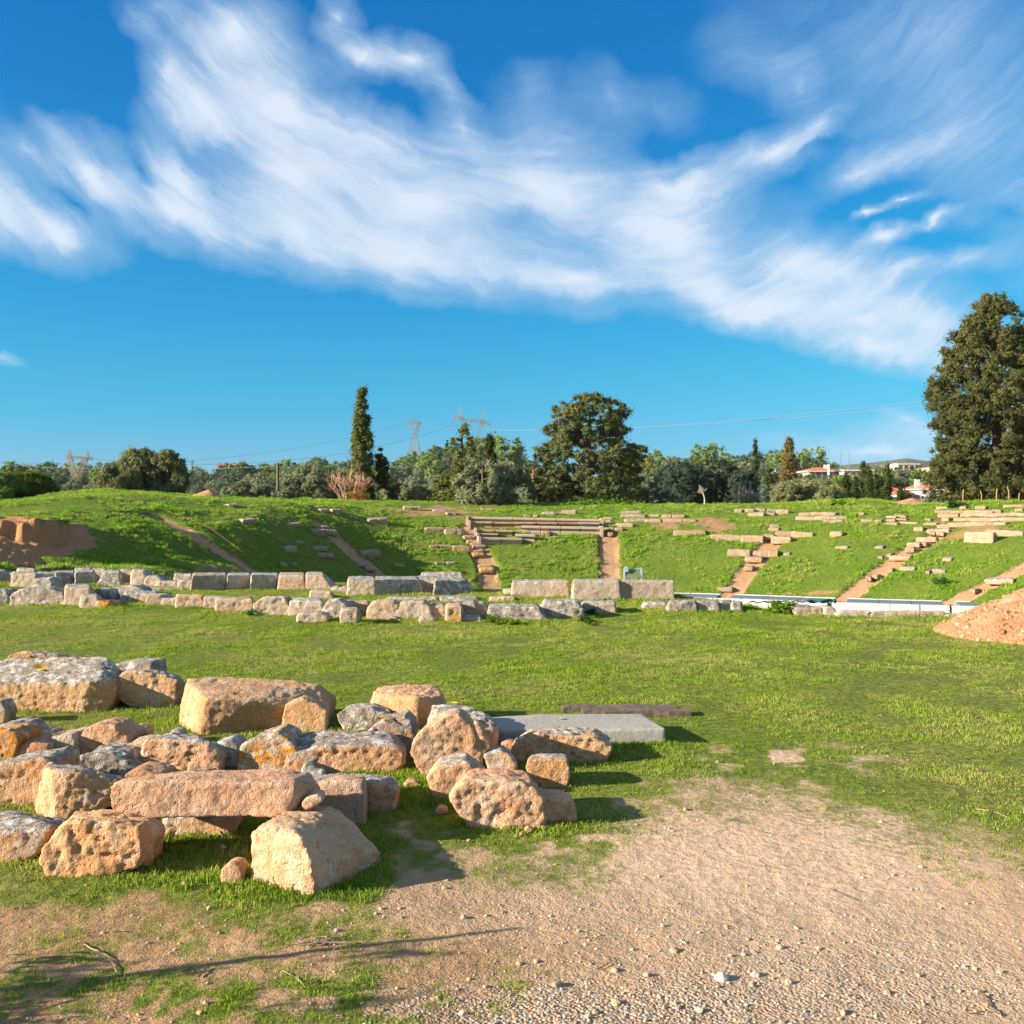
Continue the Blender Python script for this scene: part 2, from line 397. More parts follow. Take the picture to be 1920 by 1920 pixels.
nr, na = RR.shape
idx = np.arange(nr * na).reshape(nr, na)
rowg = np.searchsorted(rr, 20.8); rowh = np.searchsorted(rr, 76)
for nm, r0, r1 in (('ground', 0, rowg), ('grass_embankment', rowg, rowh), ('hills', rowh, nr - 1)):
    I = idx[r0:r1 + 1]; used = I.ravel(); off = used[0]
    q0, q1, q2, q3 = I[:-1, :-1].ravel(), I[:-1, 1:].ravel(), I[1:, 1:].ravel(), I[1:, :-1].ravel()
    fc = np.stack([q0, q3, q2, q1], 1) - off
    V = np.stack([GX.ravel()[used], GY.ravel()[used], GZ.ravel()[used]], 1)
    me = mesh_from(nm, V, fc[:, ::-1] if False else fc)
    for an, arr in (('dirt', DD), ('gravel', GG), ('pale', PL), ('cliff', EE)):
        me.attributes.new(an, 'FLOAT', 'POINT').data.foreach_set('value', arr.ravel()[used].astype(np.float32))
    smooth(me); me.flip_normals()
    tag(link(nm, me, m_ground), kind='structure')

# ------------------------------------------------------------------ stone material
def stone_mat(name, lightc, darkc, redc, greyc, scale=1.):
    m, t, b = mat(name)
    tc = t.node('ShaderNodeTexCoord').outputs['Object']
    rn = t.node('ShaderNodeObjectInfo').outputs['Random']
    P = t.vmath('ADD', tc, t.xyz(t.math('MULTIPLY', rn, 37.), t.math('MULTIPLY', rn, 91.), t.math('MULTIPLY', rn, 53.)))
    red = t.attr('redness', 'OBJECT'); grey = t.attr('greyness', 'OBJECT'); lich = t.attr('lichen', 'OBJECT')
    n1 = t.noise(P, 3.0 * scale, 6, .6, .3); n2 = t.noise(P, 14 * scale, 6, .68); n3 = t.noise(P, 60 * scale, 4, .7)
    n4 = t.noise(P, 5.5 * scale, 5, .65, .6)
    c = t.mix(t.mr(n1, .3, .7), lightc, darkc)
    c = t.mix(t.math('MULTIPLY', t.mr(n4, .38, .62), red), c, redc)
    c = t.mix(t.math('MULTIPLY', t.mr(t.noise(t.vmath('ADD', P, (9., 2., 4.)), 6.5 * scale, 5, .7, .4), .52, .66), .50), c, col(.56, .46, .36))
    c = t.mix(t.math('MULTIPLY', t.mr(n3, .50, .66), .4), c, col(.66, .54, .42))
    c = t.mix(t.math('MULTIPLY', t.mr(n2, .47, .33), .6), c, col(.24, .145, .085))
    nz = t.sep(t.node('ShaderNodeNewGeometry').outputs['Normal'])[2]
    g = t.math('ADD', t.math('MULTIPLY', nz, .40), t.math('SUBTRACT', n4, .5))
    g = t.math('ADD', g, t.math('MULTIPLY', t.math('SUBTRACT', n2, .5), .8))
    g = t.math('ADD', g, t.math('MULTIPLY', t.math('SUBTRACT', grey, .5), .95))
    g = t.mr(g, .15, .38)
    gc = t.mix(t.mr(n3, .35, .65), greyc, col(.13, .12, .105)); gc = t.mix(t.mr(n2, .46, .64), gc, col(.56, .53, .48))
    c = t.mix(t.math('MULTIPLY', g, .90), c, gc)
    l1 = t.noise(t.vmath('ADD', P, (5.1, 3.3, 1.7)), 19 * scale, 5, .62)
    lm = t.math('ADD', l1, t.math('MULTIPLY', t.math('SUBTRACT', lich, .5), .26))
    lm = t.math('MULTIPLY', t.mr(lm, .57, .62), t.mr(lich, 0., .1))
    c = t.mix(lm, c, t.mix(n3, col(.62, .25, .03), col(.45, .16, .02)))
    hs = t.node('ShaderNodeHueSaturation'); t.l.new(c, hs.inputs['Color'])
    t.l.new(t.mr(rn, 0, 1, .94, 1.08, False), hs.inputs['Saturation']); t.l.new(t.mr(t.math('FRACT', t.math('MULTIPLY', rn, 7.31)), 0, 1, .88, 1.06, False), hs.inputs['Value'])
    t.l.new(t.mr(t.math('FRACT', t.math('MULTIPLY', rn, 3.77)), 0, 1, .497, .506, False), hs.inputs['Hue'])
    c = hs.outputs[0]
    t.l.new(c, b.inputs['Base Color']); b.inputs['Roughness'].default_value = .92
    b.inputs['Specular IOR Level'].default_value = .15
    pit = t.mr(t.vor(P, 42 * scale), .08, .28)
    h = t.math('ADD', t.math('MULTIPLY', n2, .9), t.math('MULTIPLY', n3, .5)); h = t.math('ADD', h, t.math('MULTIPLY', pit, .16))
    t.l.new(t.bump(h, .030 / scale, 1.), b.inputs['Normal'])
    return m
M_tan = stone_mat('weathered_tan_stone', col(.58, .365, .215), col(.49, .27, .135), col(.48, .195, .08), col(.29, .25, .205))
M_pale = stone_mat('weathered_pale_stone', col(.49, .40, .31), col(.36, .275, .195), col(.44, .25, .125), col(.25, .24, .23), .8)
m_slab, t, b = mat('smooth_grey_slab'); tc = t.node('ShaderNodeTexCoord').outputs['Object']; n1 = t.noise(tc, 2.5, 5, .6); n2 = t.noise(tc, 40, 5, .7)
c_ = t.mix(n1, col(.25, .235, .20), col(.34, .31, .265)); c_ = t.mix(t.math('MULTIPLY', t.mr(n2, .5, .65), .35), c_, col(.16, .15, .13))
t.l.new(c_, b.inputs['Base Color']); t.l.new(t.bump(n2, .008, .7), b.inputs['Normal'])
M_slopestone = stone_mat('weathered_seat_stone', col(.44, .33, .225), col(.34, .225, .135), col(.38, .18, .085), col(.24, .21, .17), .6)

# ------------------------------------------------------------------ stones by convex hull, voxel remesh and erosion
JOBS = []
def pt(px, py, d): return (up(px) * d, d, EYE + (H0 - py) / F * d)
TA = lambda x, y: (x / 3, 1180 + y / 3)
TB = lambda x, y: (600 + x / 2.526, 1180 + y / 2.526)
TC = lambda x, y: (x / 2.909, 1020 + y / 2.909)
TD = lambda x, y: (600 + x / 2.909, 1020 + y / 2.909)
TE = lambda x, y: (1220 + x / 2.743, 1020 + y / 2.743)
TF = lambda x, y: (x / 2.909, 800 + y / 2.909)
TG = lambda x, y: (600 + x / 2.909, 700 + y / 2.909)
TH = lambda x, y: (1240 + x / 2.824, 780 + y / 2.824)
TI = lambda x, y: (840 + x / 5.333, 930 + y / 5.333)
TJ = lambda x, y: (1500 + x / 4.571, 920 + y / 4.571)
def hullpts(T, D, t_, front, back):
    pts = []
    F3 = []
    for q_ in front:
        X, Y = T(q_[0], q_[1]); d = D + (q_[2] if len(q_) > 2 else 0)
        F3.append(Vector(pt(X, Y, d)))
    B3 = [Vector(pt(*T(q_[0], q_[1]), D + (q_[2] if len(q_) > 2 else t_))) for q_ in back]
    zs = [v.z for v in F3]; zmid = (max(zs) + min(zs)) / 2 if back else 99
    cxm = sum(v.x for v in F3) / len(F3)
    pts = list(F3) + B3
    for v in F3:
        if v.z <= zmid:
            k = .94 if back else .88
            zz = v.z if back else min(zs) + (v.z - min(zs)) * .90
            pts.append(Vector((cxm + (v.x - cxm) * k, v.y + t_, zz)))
    return pts
def S(label, T, base, t_, front, back=(), mat_=None, red=.4, grey=.45, lich=0., rough=1., vox=None, D=None, extra=None, cat='stone', name='ruin_block', group='scattered ruin stones in the foreground', sink=.03, z0=0.):
    by = T(0, base)[1]
    if D is None: D = F * (EYE - z0) / (by - H0)
    hulls = [hullpts(T, D, t_, front, back)]
    if extra:
        for (dd, tt, ff, bb) in extra: hulls.append(hullpts(T, D + dd, tt, ff, bb))
    if sink:
        for h in hulls:
            zmin = min(v.z for v in h)
            for v in list(h):
                if v.z < zmin + .035: h.append(Vector((v.x, v.y, v.z - sink)))
    JOBS.append(dict(hulls=hulls, label=label, mat=mat_ or M_tan, red=red, grey=grey, lich=lich, rough=rough, vox=vox or (.012 if D < 9 else .023), cat=cat, name=name, group=group))

def run_jobs():
    tmp = bpy.data.collections.new('tmp'); C.children.link(tmp); obs = []
    for j in JOBS:
        bm = bmesh.new()
        for h in j['hulls']:
            vs = [bm.verts.new(v) for v in h]
            r = bmesh.ops.convex_hull(bm, input=vs)
            bad = list({g for g in (r['geom_interior'] + r['geom_unused']) if isinstance(g, bmesh.types.BMVert)})
            if bad: bmesh.ops.delete(bm, geom=bad, context='VERTS')
        bmesh.ops.recalc_face_normals(bm, faces=bm.faces)
        me = bpy.data.meshes.new('h'); bm.to_mesh(me); bm.free()
        o = bpy.data.objects.new('h', me); tmp.objects.link(o)
        md = o.modifiers.new('r', 'REMESH'); md.mode = 'VOXEL'; md.voxel_size = j['vox']
        md = o.modifiers.new('s', 'SMOOTH'); md.iterations = 3 if j['vox'] < .018 else 1; md.factor = .5
        obs.append(o)
    dg = bpy.context.evaluated_depsgraph_get(); dg.update()
    for i, (j, o) in enumerate(zip(JOBS, obs)):
        ev = o.evaluated_get(dg); me = bpy.data.meshes.new_from_object(ev)
        n = len(me.vertices); co = np.empty(n * 3, np.float32); me.vertices.foreach_get('co', co); co = co.reshape(-1, 3).astype(float)
        no = np.empty(n * 3, np.float32); me.vertex_normals.foreach_get('vector', no); no = no.reshape(-1, 3).astype(float)
        size = float(np.max(co.max(0) - co.min(0))); k = .8 * j['rough'] * min(1, size / .45) * (1.0 if j['vox'] < .018 else 1.05)
        off = i * 13.7; sd_ = 100 + i
        Q = co + off
        n1 = fbm(Q * 4.5, 3, sd_) ; n2 = fbm(Q * 16, 4, sd_ + 5, .6)
        ridge = 1 - np.abs(fbm(Q * np.array([7, 7, 11]), 3, sd_ + 9)) * 2.6
        crack = np.clip(ridge - .80, 0, .2) * 5
        pits = np.clip(fbm(Q * 38, 2, sd_ + 11) - .25, 0, 1)
        bil = 1 - 2 * np.abs(fbm(Q * 6.5, 4, sd_ + 21, .55)) * 1.6
        fine_ = fbm(Q * 60, 2, sd_ + 31)
        n5 = fbm(Q * np.array([26, 26, 34]), 3, sd_ + 41, .6); chip = np.clip(fbm(Q * 9, 2, sd_ + 51) - .18, 0, .5)
        dsp = .012 * n1 + .004 * bil + .009 * n2 + .007 * n5 + .003 * fine_ - .009 * crack - .007 * pits - .018 * chip + .0065 * fbm(Q * np.array([2.6, 2.6, 22.]), 3, sd_ + 61)
        co = co + no * (dsp * k)[:, None]
        cxy = (co.max(0) + co.min(0)) / 2; org = np.array([cxy[0], cxy[1], co[:, 2].min()])
        me.vertices.foreach_set('co', (co - org).astype(np.float32).ravel())
        me.materials.clear(); me.materials.append(j['mat']); me.name = j['name']; smooth(me)
        ob = link(j['name'], me, None, None, Vector(org))
        tag(ob, j['label'], j['cat'], j['group'])
        ob['redness'] = float(j['red']); ob['greyness'] = float(j['grey']); ob['lichen'] = float(j['lich'])
        j['box'] = (co.min(0), co.max(0))
    for o in obs:
        m = o.data; bpy.data.objects.remove(o); bpy.data.meshes.remove(m)
    bpy.data.collections.remove(tmp)

# foreground, traced from the photograph and given depth
S('long block at the left edge with grey crust on top and a yellow leaf', TA, 468, .45,
  [(-90, 310), (-90, 448), (470, 470), (600, 452, .05), (645, 380, .08), (648, 285, .1), (560, 280, .02), (500, 300)],
  [(-90, 170), (150, 165), (430, 148), (600, 150), (637, 185, .4)], red=.35, grey=.62)
S('low stone peeping out behind the long leaf-covered block at the left edge', TA, 400, .3, [(10, 180), (10, 380), (330, 380), (330, 150), (150, 122), (60, 140)], grey=.5, red=.6)
S('rounded block with grey upper side just right of the long leaf-covered block', TA, 442, .42,
  [(640, 300), (690, 240), (740, 228), (930, 250), (1005, 285), (995, 405), (965, 435), (780, 445), (665, 410)], [(720, 226), (900, 232), (1008, 265)], grey=.6, red=.5)
S('dark crusted block standing behind the rounded block on the left', TA, 360, .4, [(640, 190), (740, 176), (874, 182), (878, 350), (640, 350)], grey=.85)
S('large pale rectangular block lying lengthwise in the middle of the upper row', TA, 590, .55,
  [(1130, 590), (1105, 578, .02), (1160, 390), (1400, 400, .05), (1845, 455, .3), (1835, 545, .3)],
  [(1005, 552, .35), (1015, 430, .35), (1045, 300, .42), (1060, 275, .5), (1190, 262, .55), (1640, 285, .6), (1800, 312, .6), (1866, 410, .5), (1860, 520, .5)],
  red=.35, grey=.28, rough=.7)
S('small knobbly block leaning on the right end of the large pale rectangular block', TA, 576, .22,
  [(1580, 572), (1595, 430), (1640, 397), (1690, 380), (1800, 425), (1845, 460), (1838, 568)], red=.5, grey=.25, rough=.8)
S('small dark stone cut by the left edge below the long block', TA, 535, .2, [(-40, 400), (8, 400), (36, 455), (28, 520), (-40, 538)], grey=.8)
S('brownish boulder at the left edge behind the orange lichen stone', TA, 660, .3, [(-30, 545), (60, 527), (130, 540), (185, 590), (165, 650), (80, 660), (-30, 660)], grey=.55, red=.5)
S('small pale pinkish stone between two red stones at far left', TA, 650, .22, [(180, 610), (205, 578), (290, 573), (300, 650), (180, 655)], grey=.35, red=.1)
S('stone at the left edge thickly covered with orange lichen', TA, 750, .35, [(-60, 575), (50, 565), (100, 590), (116, 620), (92, 705), (50, 752), (-60, 755)], grey=.5, lich=1., red=.5)
S('flat red stone right of the orange lichen stone', TA, 745, .3, [(82, 700), (110, 645), (190, 636), (278, 648), (278, 715), (120, 747), (85, 737)], red=1., grey=.1)
S('creamy yellow angular stone with a smooth broken face', TA, 725, .35, [(283, 610), (400, 590), (428, 625), (436, 700), (410, 725), (285, 718)], [(290, 585), (430, 560), (510, 545, .38)], mat_=M_pale, red=.25, grey=.15, rough=.6)
S('orange rounded boulder right of the creamy yellow stone', TA, 712, .35, [(440, 605), (470, 560), (540, 528), (640, 545), (690, 590), (735, 610), (722, 650), (660, 688), (450, 712), (435, 650)], red=.8, grey=.12, rough=1.2)
S('small orange stone tucked behind the orange rounded boulder', TA, 640, .2, [(690, 580), (755, 543), (815, 560), (832, 600), (800, 632), (745, 640)], red=.9, grey=.15)
S('cream block half hidden behind the pitted grey brown block', TA, 780, .3, [(675, 675), (692, 652), (800, 634), (840, 640), (840, 785), (680, 722)], red=.2, grey=.3)
S('pitted grey brown block standing in the middle of the pile behind the long beam', TA, 815, .38,
  [(785, 700), (785, 800), (900, 816), (1235, 800), (1255, 700), (1230, 665), (1100, 625), (860, 615), (808, 630)], [(850, 596), (1000, 590), (1120, 598), (1190, 640)], red=.35, grey=.5, rough=1.3)
S('tiny white stone showing above the pitted grey brown block', TA, 640, .15, [(920, 590), (970, 566), (1020, 575), (1030, 640), (925, 640)], mat_=M_pale, grey=.4, red=0)
S('bluish grey smooth stone between the pitted block and the lichen boulder', TA, 780, .25, [(1195, 645), (1280, 618), (1338, 640), (1362, 690), (1345, 782), (1205, 782)], mat_=M_pale, grey=1., red=0, rough=.5)
S('domed boulder spotted with orange lichen behind the right half of the long beam', TA, 800, .4,
  [(1333, 710), (1350, 655), (1430, 612), (1560, 578), (1640, 620), (1690, 715), (1690, 780), (1500, 800), (1340, 790)], grey=.7, lich=.62, red=.2)
S('dark mossy flat stone lying behind the tall brown block', TA, 850, .4, [(408, 770), (450, 712), (560, 697), (680, 715), (775, 780), (720, 850), (500, 850)], grey=1., red=0, mat_=M_tan, rough=1.4)
S('brown block with golden underside at the left edge behind the tall block', TA, 990, .42,
  [(-70, 770), (150, 742), (230, 718), (300, 752), (300, 850), (210, 975), (60, 985), (-70, 1000)], red=.4, grey=.5)
S('tall brown block with an orange left end standing left of the long beam', TA, 1075, .4,
  [(300, 1077), (190, 1035, .18), (200, 960, .18), (240, 790, .2), (295, 790, .05), (420, 800, .05), (660, 850, .1), (640, 990, .1), (560, 1020, .05)],
  [(270, 758, .28), (480, 775, .3), (690, 830, .35)], red=.45, grey=.52, rough=1.1)
S('long orange beam-like block resting on two blocks in the front of the pile', TA, 1060, .33,
  [(615, 880), (622, 1000), (640, 1042), (760, 1056), (1535, 1060), (1640, 1022), (1700, 950, .05), (1720, 890, .08), (1650, 865, .02), (900, 845), (660, 862)],
  [(700, 838), (1100, 795), (1200, 786), (1600, 783), (1740, 802), (1800, 885, .3), (1800, 940, .25)], D=5.1, red=.55, grey=.06, rough=.75, sink=0)
S('small broken wedge of stone under the right end of the long beam', TA, 1020, .14, [(1690, 985), (1710, 950), (1780, 930), (1815, 945), (1815, 975), (1740, 1018), (1700, 1022)], D=5.12, red=.5, grey=.05, rough=.6, sink=0)
S('low white-topped block at the left edge in front of the brown blocks', TA, 1310, .42,
  [(-110, 1150), (-110, 1310), (30, 1312), (150, 1285), (235, 1235), (300, 1110), (200, 1130)], [(-110, 1005), (50, 1018), (250, 1065), (300, 1085, .3)], grey=.72, red=.2)
S('rough cavernous orange block in front carrying the left end of the beam', TA, 1390, .36,
  [(232, 1370), (222, 1270), (290, 1130), (380, 1070), (560, 1075), (780, 1100), (815, 1200), (780, 1330), (570, 1382), (420, 1396)],
  [(440, 1010), (620, 1012), (900, 1050), (922, 1110, .25), (905, 1290, .28)], red=.5, grey=.12, rough=1.35, vox=.011)
S('prism-shaped pinkish block nearest the camera, carrying the right end of the long beam', TA, 1500, .4,
  [(1775, 1502), (1745, 1300, .0), (1690, 1170, .03), (1412, 1405, .17), (1412, 1150, .2), (1470, 1088, .26), (1620, 1120, .12)],
  [(1640, 1005, .62), (1880, 985, .78), (2145, 1245, .42), (2153, 1300, .42), (1800, 990, .75)], red=.4, grey=.15, rough=.85, vox=.011)
S('flat low slab seen under the long beam between its two supports', TA, 1165, .3, [(900, 1100), (905, 1168), (1100, 1165), (1310, 1145), (1352, 1062), (1300, 1060), (920, 1060)], grey=.55, red=.2)
S('grey brown block behind the prism-shaped block with a flat grey top', TB, 868, .4,
  [(-60, 740), (-60, 860), (215, 862), (300, 868), (355, 850), (366, 740), (300, 715)], [(-60, 685), (150, 683), (340, 692)], grey=.55, red=.2)
S('pink block squeezed between the long beam and the prism-shaped block', TB, 925, .2,
  [(-90, 760), (20, 722), (120, 712), (208, 720), (218, 800), (214, 926), (100, 905), (-90, 900)], red=.2, grey=.15, rough=.8)
S('small orange stone showing behind the left part of the long beam', TA, 990, .3, [(700, 810), (752, 796), (900, 822), (900, 990), (700, 990)], red=.7, grey=.1)
S('long low block with a dark grey top in the centre of the pile', TB, 680, .42,
  [(-170, 600), (-160, 665), (60, 682), (345, 670), (402, 640), (405, 585), (360, 555), (200, 545), (0, 560)],
  [(-100, 490), (-10, 480), (130, 482), (330, 480), (405, 545, .3)], grey=.62, red=.55)
S('dark crusted stone left of the cut block behind the centre of the pile', TB, 488, .3, [(72, 405), (110, 378), (240, 374), (330, 400), (335, 488), (120, 490)], grey=.95, red=.0)
S('tilted dark lichen-crusted stone behind the white and orange boulder', TB, 600, .35, [(215, 490), (300, 432), (400, 408), (442, 440), (456, 492), (430, 600), (300, 600)], grey=.9, lich=.3, red=.1)
S('square cut block standing alone at the back, left of the grey slab', TB, 472, .45,
  [(460, 472), (345, 415, .1), (238, 352, .25), (250, 300, .3), (450, 320), (575, 320, .12), (590, 335, .15), (590, 445, .08)],
  [(290, 264, .48), (440, 257, .5), (555, 262, .48)], red=.4, grey=.25)
S('block with an orange side and dark lichen top against the grey slab', TB, 575, .5,
  [(800, 574), (740, 545), (620, 500, .12), (508, 458, .28), (528, 372, .38), (740, 435), (842, 455, .04), (842, 545, .05)],
  [(530, 356, .5), (680, 358, .5), (790, 395, .3)], red=.5, grey=.55)
S('white and orange upright boulder in the middle right of the pile', TB, 697, .36,
  [(425, 590), (440, 530), (480, 478), (600, 408), (650, 400), (700, 430), (740, 500), (770, 600), (760, 645), (720, 672), (620, 660), (500, 698), (460, 645)], red=.4, grey=.22, rough=1.2)
S('low split stone under the white and orange upright boulder', TB, 812, .3,
  [(497, 705), (545, 650), (690, 620), (722, 650), (800, 705), (740, 740), (650, 800), (600, 813), (535, 795)], grey=.45, red=.4)
S('large cream boulder with rusty top and orange right end, front right of the pile', TB, 938, .36,
  [(606, 800), (640, 760), (680, 726), (880, 722), (1010, 742), (1060, 800), (1068, 920), (940, 932), (780, 940), (715, 920), (640, 870)],
  extra=[(.08, .24, [(1040, 800), (1120, 815), (1150, 805), (1205, 830), (1217, 900), (1160, 915), (1040, 925)], [])], red=.62, grey=.08, rough=1.3, vox=.011)
S('small grey and white stone between the upright boulder and the cube-like block', TB, 708, .22, [(770, 595), (850, 566), (900, 590), (936, 640), (912, 700), (870, 709), (800, 680)], mat_=M_tan, grey=.7, red=.3, rough=1.4)
S('small orange stone in front of the left end of the grey slab', TB, 580, .15, [(855, 545), (890, 530), (925, 535), (930, 575), (870, 582)], red=.9, grey=.05)
S('wide grey-capped boulder at the right side of the pile before the grey slab', TB, 640, .42,
  [(905, 590), (935, 520), (1000, 490), (1130, 510), (1300, 505), (1387, 560), (1350, 641), (1200, 632), (1100, 605), (930, 618)],
  [(1000, 468), (1120, 456), (1300, 462), (1372, 510)], red=.55, grey=.42, rough=1.2)
S('small cube-like block at the right side of the pile', TB, 755, .26, [(975, 645), (985, 615), (1178, 612), (1186, 690), (1170, 742), (1090, 757), (985, 705)], [(1000, 592), (1090, 583), (1165, 588)], red=.45, grey=.4, rough=1.1)
S('small rust red stone lying on the grass left of the prism-shaped block', TA, 1430, .13, [(1232, 1385), (1245, 1345), (1290, 1318), (1345, 1325), (1370, 1360), (1368, 1405), (1330, 1425), (1260, 1428)], red=1., grey=0., rough=.5)
S('grey slab fragment under the lichen spotted boulder', TA, 830, .3, [(1690, 775), (1720, 755), (1820, 795), (1830, 830), (1690, 830)], mat_=M_pale, grey=.9, red=0)
for i, (x, y, r_) in enumerate([(1250, 1230, 22), (1030, 1435, 18), (1520, 1440, 9), (1195, 1452, 12)]):
    S('fist-sized tan stone on the grass near the front blocks', TA, y + r_ * .7, r_ / 3 * .0045, [(x - r_, y), (x - r_ * .5, y - r_ * .7), (x + r_ * .6, y - r_ * .6), (x + r_, y + r_ * .1), (x + r_ * .5, y + r_ * .7), (x - r_ * .6, y + r_ * .7)], red=.4, grey=.3, rough=.5, vox=.008, name='rubble_stone', group='fist-sized stones lying between the blocks', sink=.005)
for i, (x, y, r_) in enumerate([(430, 732, 38), (575, 858, 34), (990, 948, 24), (955, 968, 14), (705, 1000, 14)]):
    S('loose rubble stone in the grass at the right front of the pile', TB, y + r_ * .5, r_ / 2.5 * .005, [(x - r_, y + 4), (x - r_ * .5, y - r_ * .5), (x + r_ * .6, y - r_ * .4), (x + r_, y + r_ * .1), (x + r_ * .5, y + r_ * .5), (x - r_ * .6, y + r_ * .5)], red=.5, grey=.25, rough=.5, vox=.008, name='rubble_stone', group='fist-sized stones lying between the blocks', sink=.005)
# grey slab
S('long smooth grey slab lying flat at the right end of the pile', TB, 546, .5,
  [(835, 478), (845, 548), (1380, 552), (1638, 537), (1638, 470), (1380, 474)], [(800, 415), (1050, 400), (1520, 397)],
  mat_=m_slab, red=.0, grey=.62, rough=.15, cat='slab', name='stone_slab')

# ---- skene walls: (T, x0, y0, x1, base, thickness, style, slant-left, slant-right, grey, red, lichen)
ORD = ['first', 'second', 'third', 'fourth', 'fifth', 'sixth', 'seventh', 'eighth', 'ninth', 'tenth', 'eleventh', 'twelfth', 'thirteenth', 'fourteenth', 'fifteenth', 'sixteenth', 'seventeenth', 'eighteenth', 'nineteenth', 'twentieth', 'twenty-first', 'twenty-second', 'twenty-third', 'twenty-fourth']
def wall(T, rowlabel, L, group, t_=.55, D=None):
    n = len(L)
    L = sorted(L, key=lambda q_: q_[0])
    for i, q_ in enumerate(L):
        x0, y0, x1, yb = q_[:4]; o = q_[4] if len(q_) > 4 else {}
        sl_, sr = o.get('sl', .02 + .05 * rnd.random()), o.get('sr', .02 + .05 * rnd.random()); W = x1 - x0; Hh = yb - y0
        rj = lambda a: rnd.uniform(-a, a)
        x0 -= W * .02; x1 += W * .025; W = x1 - x0
        top = o.get('top', .16)           # part of the height that is top face seen
        yw = o.get('yw', 0)
        fr = [(x0, yb), (x0 + sl_ * W, y0 + Hh * (.3 if o.get('rnd') else top) + rj(2)), (x1 - sr * W, y0 + Hh * (.3 if o.get('rnd') else top) + rj(2), yw), (x1, yb, yw)]
        if o.get('rnd'): fr += [(x0 + rnd.uniform(.1, .3) * W, y0 + rj(3)), (x0 + rnd.uniform(.6, .88) * W, y0 + rj(3)), (x0, y0 + Hh * .6), (x1, y0 + Hh * rnd.uniform(.4, .7))]
        bk = [] if o.get('rnd') else [(x0 + (sl_ + .03) * W, y0 + rj(1.5)), (x1 - (sr + .03) * W, y0 + rj(1.5), o.get('t', t_) + yw * .9)]
        adj = 'long' if W > 2.6 * Hh else ('squat' if W > 1.2 * Hh else 'upright')
        hue = {True: 'grey', False: 'tan'}[o.get('g', .45) > .5]  # on some turned blocks the grey is painted shade
        S(f'{adj} {hue} block, {ORD[i]} from the left {rowlabel}', T, yb, o.get('t', t_), fr, bk, mat_=o.get('m', M_pale), red=o.get('r', .25), grey=min(.95, max(.05, o.get('g', .45) + rnd.uniform(-.06, .26))), lich=o.get('l', .15),
          rough=o.get('ro', 1.1), D=o.get('D', D), name='wall_block', group=group, cat='stone block', sink=.05)
SHADED = dict(g=.72, r=.05, yw=.28)  # raised greyness paints shade on block fronts turned from the sun
wall(TC, 'in the far left back row', [
 (-60, 135, 30, 220, SHADED), (10, 150, 75, 215), (58, 150, 200, 230, dict(l=.5, r=.3)), (185, 152, 312, 228, SHADED), (298, 142, 415, 228, SHADED), (408, 140, 520, 226, SHADED),
 (525, 142, 655, 228, dict(g=.6, sl=.35)), (655, 136, 725, 222, dict(r=.5)), (708, 140, 795, 232, dict(g=.5, l=.3, rnd=1)), (785, 170, 882, 234, dict(rnd=1)), (830, 196, 968, 238, dict(sl=.3)), (965, 186, 1046, 248)],
 'upper wall blocks at the left', .5)
wall(TC, 'behind the far left back row', [(90, 130, 190, 175), (405, 128, 500, 170), (488, 131, 585, 190), (722, 133, 790, 180), (948, 160, 1046, 195)], 'blocks behind the upper wall at the left', .4, D=22.0)
wall(TC, 'in the straight dressed row', [
 (1038, 156, 1243, 258, dict(g=.62, l=.55, r=.1, ro=.45, yw=.34)), (1236, 155, 1372, 252, dict(g=.62, ro=.4, r=0, yw=.3)), (1366, 155, 1524, 253, dict(g=.7, ro=.45, r=0, l=.3, yw=.34)),  # these three are greyer: shade on their turned fronts put into the colour
 (1512, 153, 1668, 251, dict(g=.4, sl=.08, l=.6, ro=.45)), (1666, 151, 1822, 251, dict(g=.35, sr=.38, l=.4, ro=.45))], 'big dressed blocks left of centre', .7)
wall(TC, 'in the low far left row', [
 (-40, 245, 45, 322, dict(g=.8, rnd=1)), (52, 235, 356, 333, dict(g=.6, rnd=1, l=.35)), (350, 216, 497, 336, dict(g=.2, r=.3, l=.2)), (436, 272, 537, 339, dict(g=.3, D=16.6)),
 (520, 312, 602, 349, dict(g=.2, l=.9, rnd=1, D=16.5)), (500, 245, 607, 325, dict(g=.75, rnd=1, D=17.4))], 'low front wall blocks at the far left', .45)
wall(TC, 'of the flat fallen slabs', [(172, 184, 288, 240, dict(g=.75, rnd=1, D=19.0)), (600, 228, 790, 292, dict(g=.6, rnd=1)), (640, 255, 860, 322, dict(sl=.2, g=.4)), (790, 280, 900, 338, dict(r=.5, rnd=1)), (880, 284, 965, 340, dict(r=.5)),
 (760, 236, 1000, 262, dict(g=.6, D=19.6))], 'flat fallen slabs left of centre', .5)
wall(TC, 'in the left front foundation', [
 (957, 275, 1113, 347, dict(r=.35, l=.55, g=.2)), (1110, 280, 1200, 352, dict(r=.4, g=.3)), (1170, 288, 1386, 374, dict(r=.35, l=.5, g=.3)), (1382, 288, 1575, 387, dict(r=.3, g=.35, ro=1.3, rnd=1)),
 (1572, 292, 1765, 392, dict(r=.4, g=.35)), (1756, 302, 1895, 408, dict(g=.6, rnd=1))], 'front foundation blocks left of centre', .5)
wall(TC, 'of the loose stones before the left foundation', [(1690, 250, 1812, 302, dict(r=.5, l=.4, g=.2, t=.35)), (1615, 374, 1785, 414, dict(rnd=1, D=14.5, t=.35)), (1855, 343, 1955, 414, dict(D=14.3, g=.3, t=.4))], 'small loose stones by the front foundation', .35)
